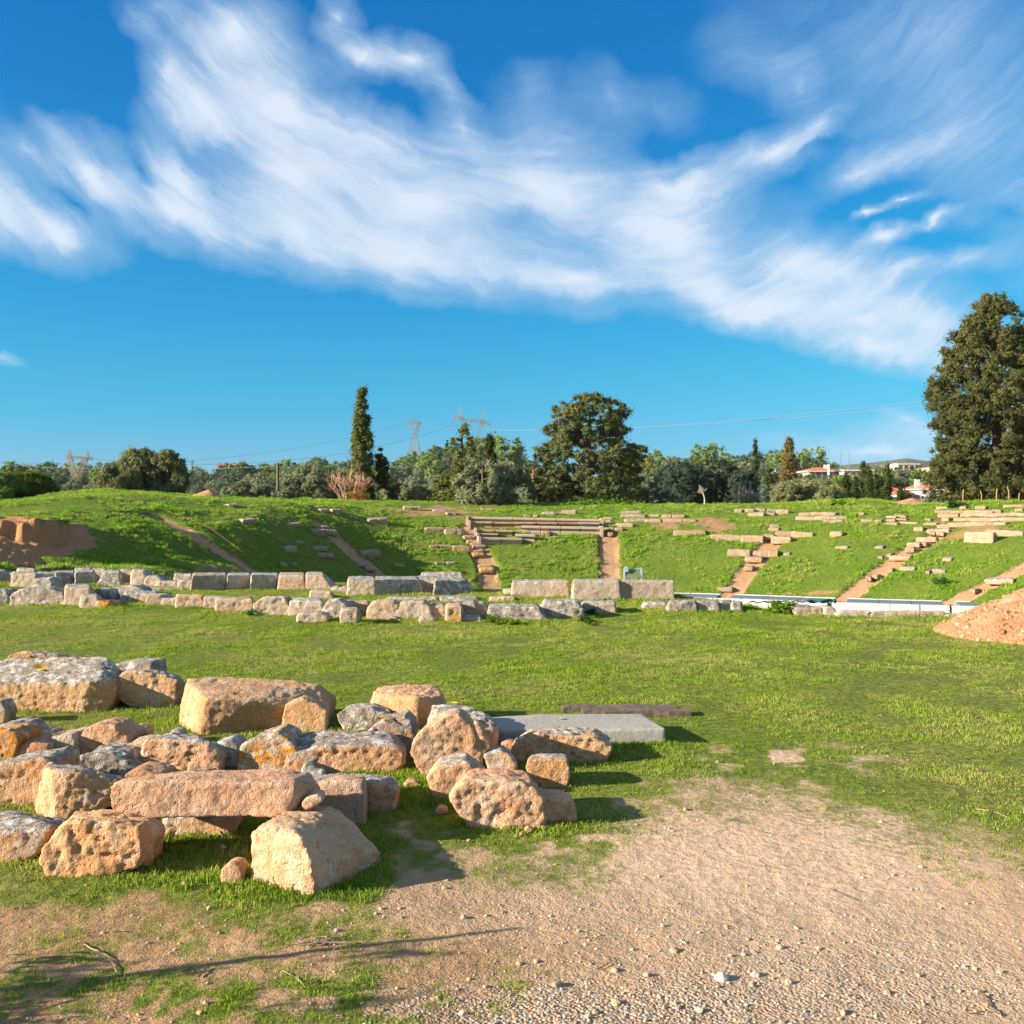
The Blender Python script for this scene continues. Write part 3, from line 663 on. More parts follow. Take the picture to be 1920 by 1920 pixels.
wall(TD, 'in the middle front foundation', [
 (138, 305, 272, 395, dict(r=.3, l=.6, g=.2)), (252, 310, 445, 414, dict(g=.3, l=.45, rnd=1)), (408, 310, 605, 414, dict(g=.4, r=.4, rnd=1)), (588, 330, 690, 412, dict(r=.4, rnd=1)),
 (684, 320, 775, 430, dict(r=.2, l=.65, g=.1, t=.8)), (765, 320, 862, 402, dict(g=.5, rnd=1)), (842, 326, 915, 400, dict(g=.3, rnd=1))], 'front foundation blocks in the middle', .5)
wall(TD, 'at the right front foundation end', [
 (903, 325, 1238, 419, dict(g=.55, r=.15, l=.35, sr=.15, sl=.06, t=.8)), (1190, 312, 1438, 406, dict(g=.65, r=.05, rnd=1)), (1432, 308, 1614, 380, dict(g=.55, r=.3, sl=.0))], 'front foundation blocks right of centre', .6)
wall(TD, 'at the foot of the middle foundation', [(536, 395, 625, 433, dict(g=.35, r=0, rnd=1, t=.3)), (755, 395, 885, 427, dict(g=.55, rnd=1, t=.3)), (378, 395, 425, 420, dict(rnd=1, t=.2))], 'small stones at the foot of the foundation', .3)
wall(TD, 'in the big middle cluster', [
 (148, 176, 305, 284, dict(g=.4, t=.5)), (298, 176, 565, 284, dict(g=.62, r=.05, sl=.01, sr=.12, l=.3, ro=.6, yw=.4)), (500, 172, 672, 276, dict(g=.5, r=0, sl=.1, D=19.2, sr=.2)), (618, 182, 850, 281, dict(g=.72, r=0, sr=.25, yw=.35))], 'big grey blocks in the middle', .6)
wall(TD, 'lying flat around the middle cluster', [(546, 150, 780, 200, dict(g=.6, D=20.4)), (360, 286, 645, 314, dict(g=.5, r=.3, D=17.6)), (650, 285, 860, 312, dict(g=.5, D=17.6)), (922, 282, 1065, 318, dict(r=.4, l=.6, g=.1)),
 (1000, 242, 1052, 282, dict(g=.3, t=.3)), (60, 228, 112, 262, dict(rnd=1, t=.3)), (100, 232, 155, 268, dict(rnd=1, r=.5, t=.3))], 'flat stones about the middle blocks', .45)
wall(TD, 'of the three big pale blocks', [
 (1046, 192, 1357, 292, dict(g=.45, r=.1, sl=.02, sr=.02, ro=.6, top=.1)), (1378, 190, 1643, 309, dict(g=.3, r=.1, sl=.02, sr=.05, ro=.5, top=.06)), (1626, 194, 1925, 307, dict(g=.38, r=.05, sl=.06, sr=.0, ro=.4, top=.06))], 'three big pale blocks right of centre', .75)
wall(TE, 'in the low row right of the pale blocks', [
 (-40, 292, 85, 347, dict(g=.4, r=.5, D=16.4)), (92, 286, 238, 352, dict(g=.7, l=.4)), (238, 288, 356, 350, dict(g=.7)), (356, 286, 417, 348, dict(g=.7)), (416, 288, 471, 350, dict(g=.65)), (465, 318, 535, 346, dict(g=.2, D=16.8, t=.3))], 'low grey blocks right of centre', .5)
wall(TE, 'in the low stone kerb at right', [
 (688, 308, 822, 360, dict(g=.3, r=.3, t=.4)), (740, 320, 893, 374, dict(g=.3, D=15.5, t=.4)), (890, 325, 958, 370, dict(g=.35, rnd=1, t=.4)), (960, 340, 1128, 376, dict(g=.3, t=.4)), (1125, 343, 1522, 376, dict(g=.1, r=.3, t=.3)), (1520, 356, 1655, 379, dict(g=.15, r=.35, t=.3))], 'low kerb of stones at the right', .4)
run_jobs()
# ------------------------------------------------------------------ small library of weathered blocks for the slope
def make_lib(n, dims, rough):
    out = []
    for k in range(n):
        w_, d_, h_ = dims; pts = []
        for sx in (-1, 1):
            for sy in (-1, 1):
                for sz in (0, 1):
                    pts.append(Vector((sx * w_ / 2 * (1 + rnd.uniform(-.08, .03)), sy * d_ / 2 * (1 + rnd.uniform(-.16, .05)), sz * h_ * (1 + rnd.uniform(-.16, .0)))))
        JOBS.append(dict(hulls=[pts], label='', mat=M_slopestone, red=.4, grey=.4, lich=.2, rough=rough, vox=.048, cat='', name='lib', group=''))
    run_jobs()
    for j in JOBS: pass
    for o in [o for o in C.objects if o.name.startswith('lib')]:
        me = o.data; bpy.data.objects.remove(o)
        co = np.empty(len(me.vertices) * 3, np.float32); me.vertices.foreach_get('co', co); co = co.reshape(-1, 3)
        mn, mx = co.min(0), co.max(0); co = (co - (mn + mx) / 2) / (mx - mn); co[:, 2] += .5
        me.vertices.foreach_set('co', co.ravel()); me.name = 'weathered_seat_block'; me.update(); out.append(me)
    JOBS.clear()
    return out
HERO_BOXES = [j['box'] for j in JOBS if 'box' in j]
JOBS.clear()
LIB_A = make_lib(7, (1.0, .55, .32), 1.35); LIB_B = make_lib(5, (.7, .55, .2), 1.5)

def slope_rows(T, rowlabel, group, L, dep=.5, lib=None, grey=.5, lich=.2, red=.35, name='seat_stone', cat='seat stone'):
    L = sorted(L, key=lambda q_: q_[0])
    for i, q_ in enumerate(L):
        x0, y0, x1, y1 = q_[:4]; o = q_[4] if len(q_) > 4 else {}
        X0, Y0 = T(x0, y0); X1, Y1 = T(x1, y1)
        ctr = hit((X0 + X1) / 2, Y1 - .5); D = ctr.y
        W = (X1 - X0) / F * D; Hh = max(.10, (Y1 - Y0) / F * D * .74)
        dd = o.get('d', dep)
        lb = lib or (LIB_A if (Hh > .22 or W > 1.2) else LIB_B)
        me = rnd.choice(lb)
        yaw = -math.atan2(ctr.x - CX, ctr.y - CY) * .8 if not o.get('flat') else 0
        ax = ctr.y + dd / 2
        ob = link(name, me, None, None, (ctr.x, ax, ctr.z - .07))
        c_w = W / max(.5, abs(math.cos(yaw))) if W > dd * 1.4 else W
        ob.scale = (c_w, dd, Hh + .10)
        ob.rotation_euler = (rnd.uniform(-.07, .07), rnd.uniform(-.05, .05), yaw + rnd.uniform(-.1, .1))
        size = 'long' if W > 1.3 else ('small' if W < .5 else 'medium')
        tag(ob, f'{size} weathered stone, {ORD[i % 24]} from the left {rowlabel}', cat, group)
        ob['redness'] = red + rnd.uniform(-.15, .2); ob['greyness'] = grey + rnd.uniform(-.15, .15); ob['lichen'] = max(0, lich + rnd.uniform(-.3, .15))
slope_rows(TF, 'on the grass left of the second stair', 'stones scattered on the left slope', [
 (1225, 420, 1285, 438), (1298, 498, 1388, 528), (1550, 522, 1635, 545), (1732, 445, 1785, 468), (1795, 447, 1860, 470), (1595, 625, 1645, 643), (1530, 648, 1603, 684), (1692, 652, 1772, 678),
 (1722, 690, 1768, 715), (1765, 693, 1812, 720), (1510, 740, 1550, 762), (1578, 740, 1602, 765), (1775, 625, 1800, 640)])
slope_rows(TG, 'in the clump along the second stair', 'stones on the second stair from the left', [
 (-10, 830, 40, 850), (-60, 845, 20, 885), (20, 850, 88, 880), (190, 1025, 270, 1052), (232, 1055, 297, 1078), (0, 980, 30, 1005), (25, 985, 70, 1008)])
slope_rows(TG, 'between the second and third stairs', 'stones between the second and third stairs', [
 (255, 783, 364, 822), (212, 958, 318, 1004), (395, 1040, 455, 1062), (450, 720, 548, 748), (612, 740, 690, 757), (682, 752, 742, 778), (565, 838, 682, 866, dict(d=.4)), (676, 842, 780, 882, dict(d=.4))], lich=.4)
slope_rows(TG, 'in the rows beside the third stair', 'stones beside the third stair', [
 (590, 936, 640, 960), (640, 934, 722, 958), (720, 936, 828, 978), (826, 934, 905, 956), (776, 882, 850, 908), (795, 908, 862, 932), (620, 1032, 678, 1048), (680, 1030, 738, 1048)], lich=.6)
slope_rows(TG, 'forming the steps of the third stair', 'steps of the third stair', [(828, 958, 893, 980), (826, 980, 895, 1002), (858, 1045, 938, 1062), (866, 1060, 948, 1088), (815, 925, 880, 945)], lich=.9, red=.5, name='step_stone', cat='step')
slope_rows(TG, 'on the crest above the new benches', 'loose stones on the middle crest', [
 (875, 738, 900, 750), (908, 740, 945, 752), (1212, 752, 1285, 778), (1318, 742, 1400, 770), (815, 695, 840, 706), (1290, 762, 1318, 774), (1160, 772, 1190, 786), (1110, 776, 1150, 786), (1420, 730, 1440, 742), (1470, 722, 1520, 732)])
slope_rows(TG, 'in the rows right of the benches', 'old seats right of the central stair', [
 (1640, 750, 1755, 768), (1642, 768, 1782, 790), (1660, 790, 1775, 810), (1775, 792, 1868, 812), (1795, 770, 1855, 785), (1545, 785, 1600, 800), (1550, 820, 1610, 838), (1612, 815, 1712, 840), (1550, 840, 1605, 858), (1610, 840, 1652, 866), (1570, 866, 1600, 888), (1562, 800, 1590, 815)], dep=.45)
slope_rows(TH, 'above, between central and fourth stair', 'old seats between the central and fourth stairs', [
 (5, 520, 60, 540), (60, 522, 130, 540), (12, 542, 118, 562), (120, 545, 192, 562), (392, 490, 435, 512), (437, 488, 498, 510), (500, 488, 560, 506), (565, 490, 620, 512), (616, 490, 680, 520), (468, 508, 552, 532), (553, 512, 608, 527)])
slope_rows(TH, 'in the row heading the fourth stair', 'big seat blocks at the fourth stair', [
 (70, 600, 243, 636, dict(d=.4)), (266, 620, 343, 660), (342, 624, 432, 662), (432, 626, 545, 672, dict(d=.45)), (548, 620, 605, 655), (612, 606, 705, 636), (594, 630, 696, 672), (702, 608, 808, 643), (580, 575, 632, 592), (574, 590, 632, 612), (905, 608, 968, 640)], grey=.3, dep=.4)
slope_rows(TH, 'on the fourth stair', 'blocks on the fourth stair', [
 (358, 700, 476, 746, dict(d=.4)), (478, 712, 545, 738), (528, 706, 580, 748), (575, 708, 628, 746), (452, 742, 540, 772), (447, 795, 497, 814), (305, 908, 388, 930), (656, 722, 692, 738), (935, 692, 1003, 706)], lich=.5)
slope_rows(TH, 'above, between fourth and fifth stair', 'old seats between the fourth and fifth stairs', [
 (735, 510, 802, 528), (800, 508, 862, 526), (860, 508, 932, 526), (722, 528, 822, 552), (823, 528, 902, 548), (900, 530, 992, 546), (865, 550, 905, 566), (905, 548, 970, 568), (1040, 512, 1085, 526),
 (1068, 548, 1140, 562), (1200, 530, 1255, 544), (1245, 524, 1312, 542), (1200, 546, 1250, 562), (1255, 543, 1310, 558), (1190, 566, 1260, 580), (1285, 562, 1365, 577), (1410, 540, 1440, 560), (1140, 554, 1180, 566)], grey=.35, dep=.45)
slope_rows(TJ, 'atop the fifth stair', 'stones stepping up the fifth stair', [
 (1175, 165, 1225, 195), (1218, 165, 1420, 198), (1220, 196, 1370, 230), (1240, 228, 1305, 262), (1190, 140, 1290, 160), (1390, 115, 1420, 130), (1395, 130, 1450, 160), (1530, 130, 1620, 158)], red=.5, grey=.3)
slope_rows(TJ, 'in the far right tiers', 'tiers of old seats at the far right', [
 (1450, 165, 1570, 192), (1575, 165, 1680, 192), (1680, 162, 1750, 188), (1415, 195, 1550, 225), (1552, 193, 1695, 222), (1697, 190, 1835, 220), (1838, 188, 1960, 218), (1360, 232, 1505, 262), (1506, 230, 1632, 264), (1645, 228, 1805, 262), (1806, 226, 1960, 262),
 (1310, 272, 1465, 308), (1472, 270, 1605, 302), (1606, 270, 1690, 300), (1690, 268, 1800, 298), (1785, 120, 1920, 146), (1870, 155, 1940, 180), (1080, 275, 1200, 303), (1200, 288, 1305, 318)], red=.45, grey=.3, dep=.45)
slope_rows(TJ, 'of the large pair at right', 'pair of large seat blocks at the right', [(1462, 332, 1658, 446, dict(d=.35)), (1660, 330, 1895, 390, dict(d=.4))], grey=.25)
slope_rows(TJ, 'up the fifth stair track', 'stones on the dirt track of the fifth stair', [
 (1130, 322, 1290, 362), (1135, 362, 1190, 380), (1195, 360, 1262, 384), (1040, 396, 1185, 440), (945, 442, 1060, 484), (1058, 448, 1115, 474), (928, 484, 1008, 526), (808, 556, 960, 596), (770, 542, 812, 570), (595, 735, 640, 775), (645, 722, 700, 755), (790, 682, 825, 700), (1000, 310, 1080, 345)], red=.4, grey=.4)
slope_rows(TJ, 'dotted over the right slope', 'stones dotted over the right slope', [
 (880, 652, 1015, 690), (1252, 576, 1335, 602), (1175, 668, 1290, 712), (1115, 696, 1150, 714), (1665, 745, 1830, 802), (1510, 845, 1555, 878), (545, 248, 655, 270), (275, 345, 385, 398), (330, 482, 440, 503), (700, 570, 740, 590), (665, 485, 740, 500)], lich=.2, red=.5)

# ------------------------------------------------------------------ restored benches
m_bench, t, b = mat('new_pinkish_limestone')
tc = t.node('ShaderNodeTexCoord').outputs['Object']
n1 = t.noise(tc, 3, 5, .6); n2 = t.noise(tc, 30, 4, .6)
c_ = t.mix(n1, col(.40, .28, .205), col(.46, .35, .26)); c_ = t.mix(t.math('MULTIPLY', t.mr(n2, .5, .65), .3), c_, col(.34, .27, .2))
t.l.new(c_, b.inputs['Base Color']); t.l.new(t.bump(n2, .01, .5), b.inputs['Normal'])
def prism_mesh(name, prof, x0, x1, bev=.008):
    bm = bmesh.new(); a = [bm.verts.new((x0, y, z)) for y, z in prof]; c = [bm.verts.new((x1, y, z)) for y, z in prof]; n = len(prof)
    bm.faces.new(a); bm.faces.new(c[::-1])
    for i in range(n): bm.faces.new((a[i], c[i], c[(i + 1) % n], a[(i + 1) % n]))
    bmesh.ops.recalc_face_normals(bm, faces=bm.faces)
    if bev: bmesh.ops.bevel(bm, geom=list(bm.edges), offset=bev, segments=2, affect='EDGES')
    me = bpy.data.meshes.new(name); bm.to_mesh(me); bm.free(); return me
BP = [(.10, 0), (.11, .22), (.06, .27), (0, .29), (0, .37), (.02, .39), (.58, .39), (.60, .37), (.60, 0)]
def bench(x0, y0, x1, y1, segs, label, ends='', old=0, hgt=1.):
    X0, Y0 = TI(x0, y0 + 76 * hgt); X1, Y1 = TI(x1, y1 + 76 * hgt)
    a = hit(X0, Y0); c = hit(X1, Y1)
    c = Vector((up(X1) * c.y, c.y, c.z)); L = (Vector((c.x, c.y)) - Vector((a.x, a.y))).length
    za = EYE + (H0 - TI(x0, y0)[1]) / F * a.y - .39 * hgt
    zc_ = EYE + (H0 - TI(x1, y1)[1]) / F * c.y - .39 * hgt
    zz = (za + zc_) / 2
    r = empty('stone_bench', (a.x, a.y, zz), label, 'bench', 'restored stone benches', math.atan2(c.y - a.y, c.x - a.x))
    r.rotation_euler.y = -math.atan2(zc_ - za, L); r.location.z = za
    sl = L / segs
    for k in range(segs):
        isold = k < old
        pr = [(y, z * hgt) for y, z in BP]
        o = link('seat_block', prism_mesh('seat_block', pr, k * sl + .012, (k + 1) * sl - .012), M_slopestone if isold else m_bench, r)
        if isold: o['redness'] = .25; o['greyness'] = .3; o['lichen'] = .5; o.scale = (1, .96, rnd.uniform(.86, .96)); o.location.y = rnd.uniform(-.02, .05)
    EP = [(-.06, -.06), (-.06, .43 * hgt), (.66, .43 * hgt), (.66, -.06)]
    if 'l' in ends: link('end_slab', prism_mesh('end_slab', EP, -.14, 0), m_bench, r)
    if 'r' in ends: link('end_slab', prism_mesh('end_slab', EP, L, L + .16), m_bench, r)
bench(205, 207, 1525, 234, 6, 'uppermost and longest restored bench left of the central stair', 'lr')
bench(228, 250, 1522, 266, 6, 'long bench of old blocks with one new block, below the uppermost', 'l', old=5, hgt=.9)
bench(727, 297, 1520, 312, 4, 'clean new bench of four blocks ending at the central stair', 'r', hgt=1.1)
bench(290, 328, 640, 342, 2, 'short old bench with a pale end slab at its left', 'l', old=2, hgt=.9)
bench(312, 374, 504, 378, 1, 'single new seat block above the lowest left bench', 'l', hgt=.6)
bench(330, 416, 745, 424, 2, 'lowest restored bench at the left, made of two blocks', 'l', hgt=1.0)
bench(667, 380, 868, 388, 1, 'lone new seat block right of the lowest left bench', '', hgt=1.05)
slope_rows(TI, 'between the restored benches', 'old stones among the restored benches', [
 (250, 285, 340, 318), (342, 288, 430, 320), (430, 285, 510, 318), (640, 345, 735, 375), (735, 340, 820, 375), (830, 360, 935, 398), (935, 342, 1020, 405), (0, 318, 70, 380), (68, 322, 148, 385)], dep=.4, lich=.6)

# ------------------------------------------------------------------ dirt stairs as ribbons just above the cut
m_path, t, b = mat('stair_earth')
P_ = t.node('ShaderNodeNewGeometry').outputs['Position']
n1 = t.noise(P_, 1.5, 5, .6); n2 = t.noise(P_, 12, 5, .7)
c_ = t.mix(n1, col(.36, .20, .095), col(.44, .265, .14)); c_ = t.mix(t.mr(n2, .4, .7), c_, col(.26, .145, .07))
t.l.new(c_, b.inputs['Base Color']); t.l.new(t.bump(n2, .05, .8), b.inputs['Normal'])
for i, pl in enumerate(STW):
    pts = []
    for a, c in zip(pl[:-1], pl[1:]):
        n = max(2, int(np.linalg.norm(c - a) / .18))
        for k in range(n): pts.append(a + (c - a) * k / n)
    pts.append(pl[-1]); pts = np.array(pts)
    dirs = np.gradient(pts, axis=0); dirs /= np.linalg.norm(dirs, axis=1)[:, None]; nrm = np.stack([dirs[:, 1], -dirs[:, 0]], 1)
    cols_ = np.linspace(-.42, .42, 8); wv_ = 1 + .12 * fbm(np.c_[pts * 1.2, np.zeros(len(pts))], 3, 5)
    V = []
    for j, cc_ in enumerate(cols_):
        q_ = pts + nrm * (cc_ * wv_)[:, None]
        V.append(np.c_[q_, height(q_[:, 0], q_[:, 1]) + .016 + .015 * vnoise(np.c_[q_ * 5, np.zeros(len(q_))], 3)])
    V = np.array(V).transpose(1, 0, 2); nn, mm = V.shape[:2]; I = np.arange(nn * mm).reshape(nn, mm)
    fc = np.stack([I[:-1, :-1].ravel(), I[:-1, 1:].ravel(), I[1:, 1:].ravel(), I[1:, :-1].ravel()], 1)
    me = mesh_from('stair_path', V.reshape(-1, 3), fc); smooth(me)
    if me.polygons[0].normal.z < 0: me.flip_normals()
    tag(link('stair_path', me, m_path), kind='structure')

# ------------------------------------------------------------------ white kerb with grey channel round the orchestra
m_white, t, b = mat('new_white_stone'); tc = t.node('ShaderNodeTexCoord').outputs['Object']; n1 = t.noise(tc, 2, 5, .7)
t.l.new(t.mix(n1, col(.42, .40, .36), col(.54, .51, .47)), b.inputs['Base Color'])
m_chan, t, b = mat('blue_grey_channel_stone'); tc = t.node('ShaderNodeTexCoord').outputs['Object']; n1 = t.noise(tc, 3, 5, .7)
t.l.new(t.mix(n1, col(.09, .125, .165), col(.15, .185, .22)), b.inputs['Base Color']); b.inputs['Roughness'].default_value = .85
KX = np.array([700, 905, 1264, 1351, 1377, 1566, 1588, 1767, 1792, 1876, 1990], float); KY = np.array([1105, 1108, 1113, 1115.5, 1116, 1123, 1123.5, 1128.5, 1129, 1131, 1133], float)
ZC = -2.02
def kpt(px):
    y = np.interp(px, KX, KY); D = F * (EYE - ZC) / (y - H0); return Vector((up(px) * D, D, ZC))
kr = empty('orchestra_channel', kpt(1450), 'white kerb and blue grey channel slabs curving round the foot of the seats', 'kerb')
kr.location = (0, 0, 0)
def kseg(pa, pb, y0, y1, z0, z1, m, name):
    A_, B_ = kpt(pa), kpt(pb); d = (B_ - A_).normalized(); n = Vector((-d.y, d.x, 0)); L = (B_ - A_).length
    o = link(name, prism_mesh(name, [(y0, z0), (y0, z1), (y1, z1), (y1, z0)], .006, L - .006, .012), m, kr, A_); o.rotation_euler.z = math.atan2(d.y, d.x)
for a, c in ((700, 935), (1180, 1351), (1377, 1566), (1588, 1767), (1792, 1990)):
    n = max(2, round((c - a) / 55)); e = np.linspace(a, c, n + 1)
    for p_, q_ in zip(e[:-1], e[1:]):
        kseg(p_, q_, -1.05, .14, -.4, .0, m_chan, 'channel_slab'); kseg(p_, q_, .145, .20, -.4, .03, m_white, 'back_edging')
for p_, q_ in zip(np.linspace(700, 1990, 25)[:-1], np.linspace(700, 1990, 25)[1:]):
    kseg(p_, q_, -1.28, -1.055, -.6, -.02, m_white, 'kerb_block')

# ------------------------------------------------------------------ leaves, planks, sticks
def simple_mat(name, c1, c2, scale=8, rough=.85, bump=.0):
    m, t, b = mat(name); tc = t.node('ShaderNodeTexCoord').outputs['Object']; n = t.noise(tc, scale, 5, .65)
    t.l.new(t.mix(t.mr(n, .3, .7), c1, c2), b.inputs['Base Color']); b.inputs['Roughness'].default_value = rough
    if bump: t.l.new(t.bump(n, bump, .8), b.inputs['Normal'])
    return m
m_leaf = simple_mat('yellow_leaf', col(.75, .50, .03), col(.80, .64, .12), 30)
m_dry = simple_mat('pale_dry_leaf', col(.66, .55, .30), col(.72, .62, .40), 30)
m_wood = simple_mat('old_grey_wood', col(.085, .06, .042), col(.17, .125, .09), 20, bump=.01)
m_stick = simple_mat('dry_twig', col(.20, .14, .09), col(.33, .25, .17), 40)
m_white_s = simple_mat('white_stick', col(.6, .58, .55), col(.7, .68, .65), 20)
bpy.context.view_layer.update()
def drop(px, py):
    """first surface of the stones or ground seen along this line of sight"""
    dg = bpy.context.evaluated_depsgraph_get()
    d = Vector((up(px), 1, (H0 - py) / F)).normalized()
    ok, loc, n, *_ = sc.ray_cast(dg, Vector((0, 0, EYE)), d)
    return (loc, n) if ok else (hit(px, py), Vector((0, 0, 1)))
def leaf(px, py, L, W, ang_, m, label, tilt=.25, group='fallen leaves on the stones'):
    loc, n = drop(px, py)
    bm = bmesh.new(); N = 8; rows = []
    for i in range(N + 1):
        s = i / N; hw = W / 2 * math.sin(math.pi * min(1, s * .93 + .07)) ** .8; zc_ = .25 * L * (s - .5) ** 2
        rows.append([bm.verts.new(((s - .5) * L, k * hw, zc_ + abs(k) * hw * .35)) for k in (-1, 0, 1)])
    for r0, r1 in zip(rows[:-1], rows[1:]):
        for k in range(2): bm.faces.new((r0[k], r1[k], r1[k + 1], r0[k + 1]))
    bmesh.ops.solidify(bm, geom=list(bm.faces), thickness=.0012)
    me = bpy.data.meshes.new('fallen_leaf'); bm.to_mesh(me); bm.free()
    o = link('fallen_leaf', me, m, None, loc + Vector((0, -.01, .012))); o.rotation_euler = (tilt, 0, ang_)
    tag(o, label, 'leaf')
leaf(77, 1255, .11, .09, .5, m_leaf, 'big bright yellow leaf on the grey crust of the long left block', .45)
leaf(51, 1232, .05, .035, .2, m_leaf, 'smaller pale yellow leaf at the top of the long left block', .5)
leaf(851, 1321, .065, .035, 0, m_leaf, 'yellow leaf on the lichen topped block against the grey slab')
leaf(713, 1347, .06, .04, .3, m_leaf, 'yellow leaf on the dark crusted stone in the pile')
leaf(1047, 1349, .06, .035, 0, m_leaf, 'yellow leaf lying in the middle of the grey slab', 0)
leaf(729, 1352, .09, .07, .7, m_dry, 'pale upright dry leaf between the dark stones', .9)
leaf(672, 1371, .08, .05, 0, m_dry, 'pale dry leaf on the long low block', .3)
def tube(name, pts, radii, m, parent=None, sides=6, loc=None):
    """tapered tube through pts as one mesh"""
    pts = [Vector(p_) for p_ in pts]; V = []; Fc = []
    if not isinstance(radii, (list, tuple)): radii = [radii] * len(pts)
    for i, p_ in enumerate(pts):
        d = (pts[min(i + 1, len(pts) - 1)] - pts[max(i - 1, 0)]).normalized()
        a = d.orthogonal().normalized(); c = d.cross(a)
        for k in range(sides):
            th = 2 * math.pi * k / sides; V.append(p_ + (a * math.cos(th) + c * math.sin(th)) * radii[i])
    for i in range(len(pts) - 1):
        for k in range(sides):
            k2 = (k + 1) % sides; Fc.append((i * sides + k, i * sides + k2, (i + 1) * sides + k2, (i + 1) * sides + k))
    me = bpy.data.meshes.new(name); me.from_pydata([tuple(v) for v in V], [], Fc); me.update(); smooth(me)
    return link(name, me, m, parent, loc)
def boxm(name, x0, x1, y0, y1, z0, z1, m, parent=None, loc=None, bev=0):
    me = prism_mesh(name, [(y0, z0), (y0, z1), (y1, z1), (y1, z0)], x0, x1, bev)
    return link(name, me, m, parent, loc)
def plank(x0, y0, x1, y1, w_, h_, dn, label):
    h_ *= .5
    a = hit(*TB(x0, y0)); c = hit(*TB(x1, y1)); c = Vector((c.x, a.y + .12, 0)); L = c.x - a.x
    bm = bmesh.new(); N = 24
    o = None; V = []; Fc = []
    for i in range(N + 1):
        x = L * i / N; e = .004 * math.sin(i * .5 + x0) + rnd.uniform(-.0015, .0015)
        for (yy, zz) in ((0, 0), (0, h_), (w_, h_ * .96), (w_, 0)): V.append((x, yy + e * .5, zz + (e * .5 if zz else 0)))
    for i in range(N):
        for k in range(4): Fc.append((4 * i + k, 4 * i + (k + 1) % 4, 4 * i + 4 + (k + 1) % 4, 4 * i + 4 + k))
    Fc += [(3, 2, 1, 0), (4 * N, 4 * N + 1, 4 * N + 2, 4 * N + 3)]
    me = bpy.data.meshes.new('timber_plank'); me.from_pydata(V, [], Fc); me.update()
    o = link('timber_plank', me, m_wood, None, (a.x, a.y, dn)); o.rotation_euler.z = rnd.uniform(-.02, .02)
    tag(o, label, 'plank', 'timber planks')
plank(1245, 415, 1755, 413, .16, .085, .0, 'weathered dark timber plank lying behind the grey slab, the nearer one')
plank(1150, 396, 1680, 390, .14, .075, .0, 'thin dark timber plank behind the grey slab, the farther one')
plank(-800, 415, -420, 410, .07, .03, .0, 'thin timber strip on the grass under the long left block')
def stick(pts, r, m, label, lift=.01, cat='stick', name='dry_stick'):
    r *= .55; P = [drop(*q_)[0] + Vector((0, 0, lift * .6)) for q_ in pts]
    # resample with a little wander
    Q = []
    for a, c in zip(P[:-1], P[1:]):
        for k in range(4): Q.append(a.lerp(c, k / 4) + Vector((rnd.uniform(-1, 1), rnd.uniform(-1, 1), rnd.uniform(0, .6))) * r * 1.6)
    Q.append(P[-1]); org = Q[0].copy()
    o = tube(name, [q_ - org for q_ in Q], [r * (1 - .5 * i / len(Q)) for i in range(len(Q))], m, None, 6, org)
    tag(o, label, cat)
stick([(148, 1767), (170, 1780), (200, 1795), (215, 1810), (220, 1826)], .006, m_stick, 'pale curved twig lying on the bare soil at bottom left')
stick([(362, 1447), (395, 1444), (415, 1436)], .005, m_white_s, 'thin white stick lying on top of the long beam')
stick([(1075, 1761), (1110, 1760), (1150, 1762)], .0035, m_stick, 'straight thin dry straw on the gravel path')
stick([(1835, 1860), (1850, 1880), (1862, 1896), (1878, 1908)], .006, m_wood, 'dark bent twig on the gravel at bottom right')
stick([(1820, 1905), (1850, 1900), (1885, 1903)], .004, m_wood, 'short dark twig crossing the bent twig at bottom right')
stick([(1832, 1519), (1862, 1523), (1890, 1535)], .006, m_stick, 'curved golden twig on the thin grass at right')
stick([(1120, 1820), (1143, 1808), (1145, 1796)], .004, m_wood, 'small dark twig on the path below the stones')
stick([(530, 1823), (560, 1840), (572, 1855)], .004, m_stick, 'thin dry stalk on the soil below the front blocks')
stick([(580, 1848), (600, 1842), (622, 1841)], .006, m_stick, 'short thick pale twig among the bottom pebbles')
stick([(375, 1835), (382, 1822), (392, 1816)], .006, m_wood, 'short dark twig right of the pale curved twig')
stick([(1555, 1668), (1580, 1680), (1605, 1690)], .004, m_wood, 'dark twig lying on the middle of the gravel path')
stick([(204, 1749), (230, 1748), (246, 1748)], .005, m_stick, 'short brown stick lying level above the pale curved twig')
# tangle of rope
c0 = drop(605, 1768)[0]; Q = []
for i in range(44):
    a = i * .38; Q.append(Vector((.045 * math.cos(a) * (1 + .5 * math.sin(i * .21)) + (i - 22) * .0016, .035 * math.sin(a * 1.1), .008 + .008 * math.sin(i * .9) ** 2)))
Q = [Vector((-.11, -.03, .006)), Vector((-.08, -.02, .006))] + Q + [Vector((.12, -.01, .006)), Vector((.15, -.02, .006))]
tag(tube('root_tangle', Q, .0024, m_stick, None, 6, c0), 'small tangle of curled dry root on the soil', 'root')

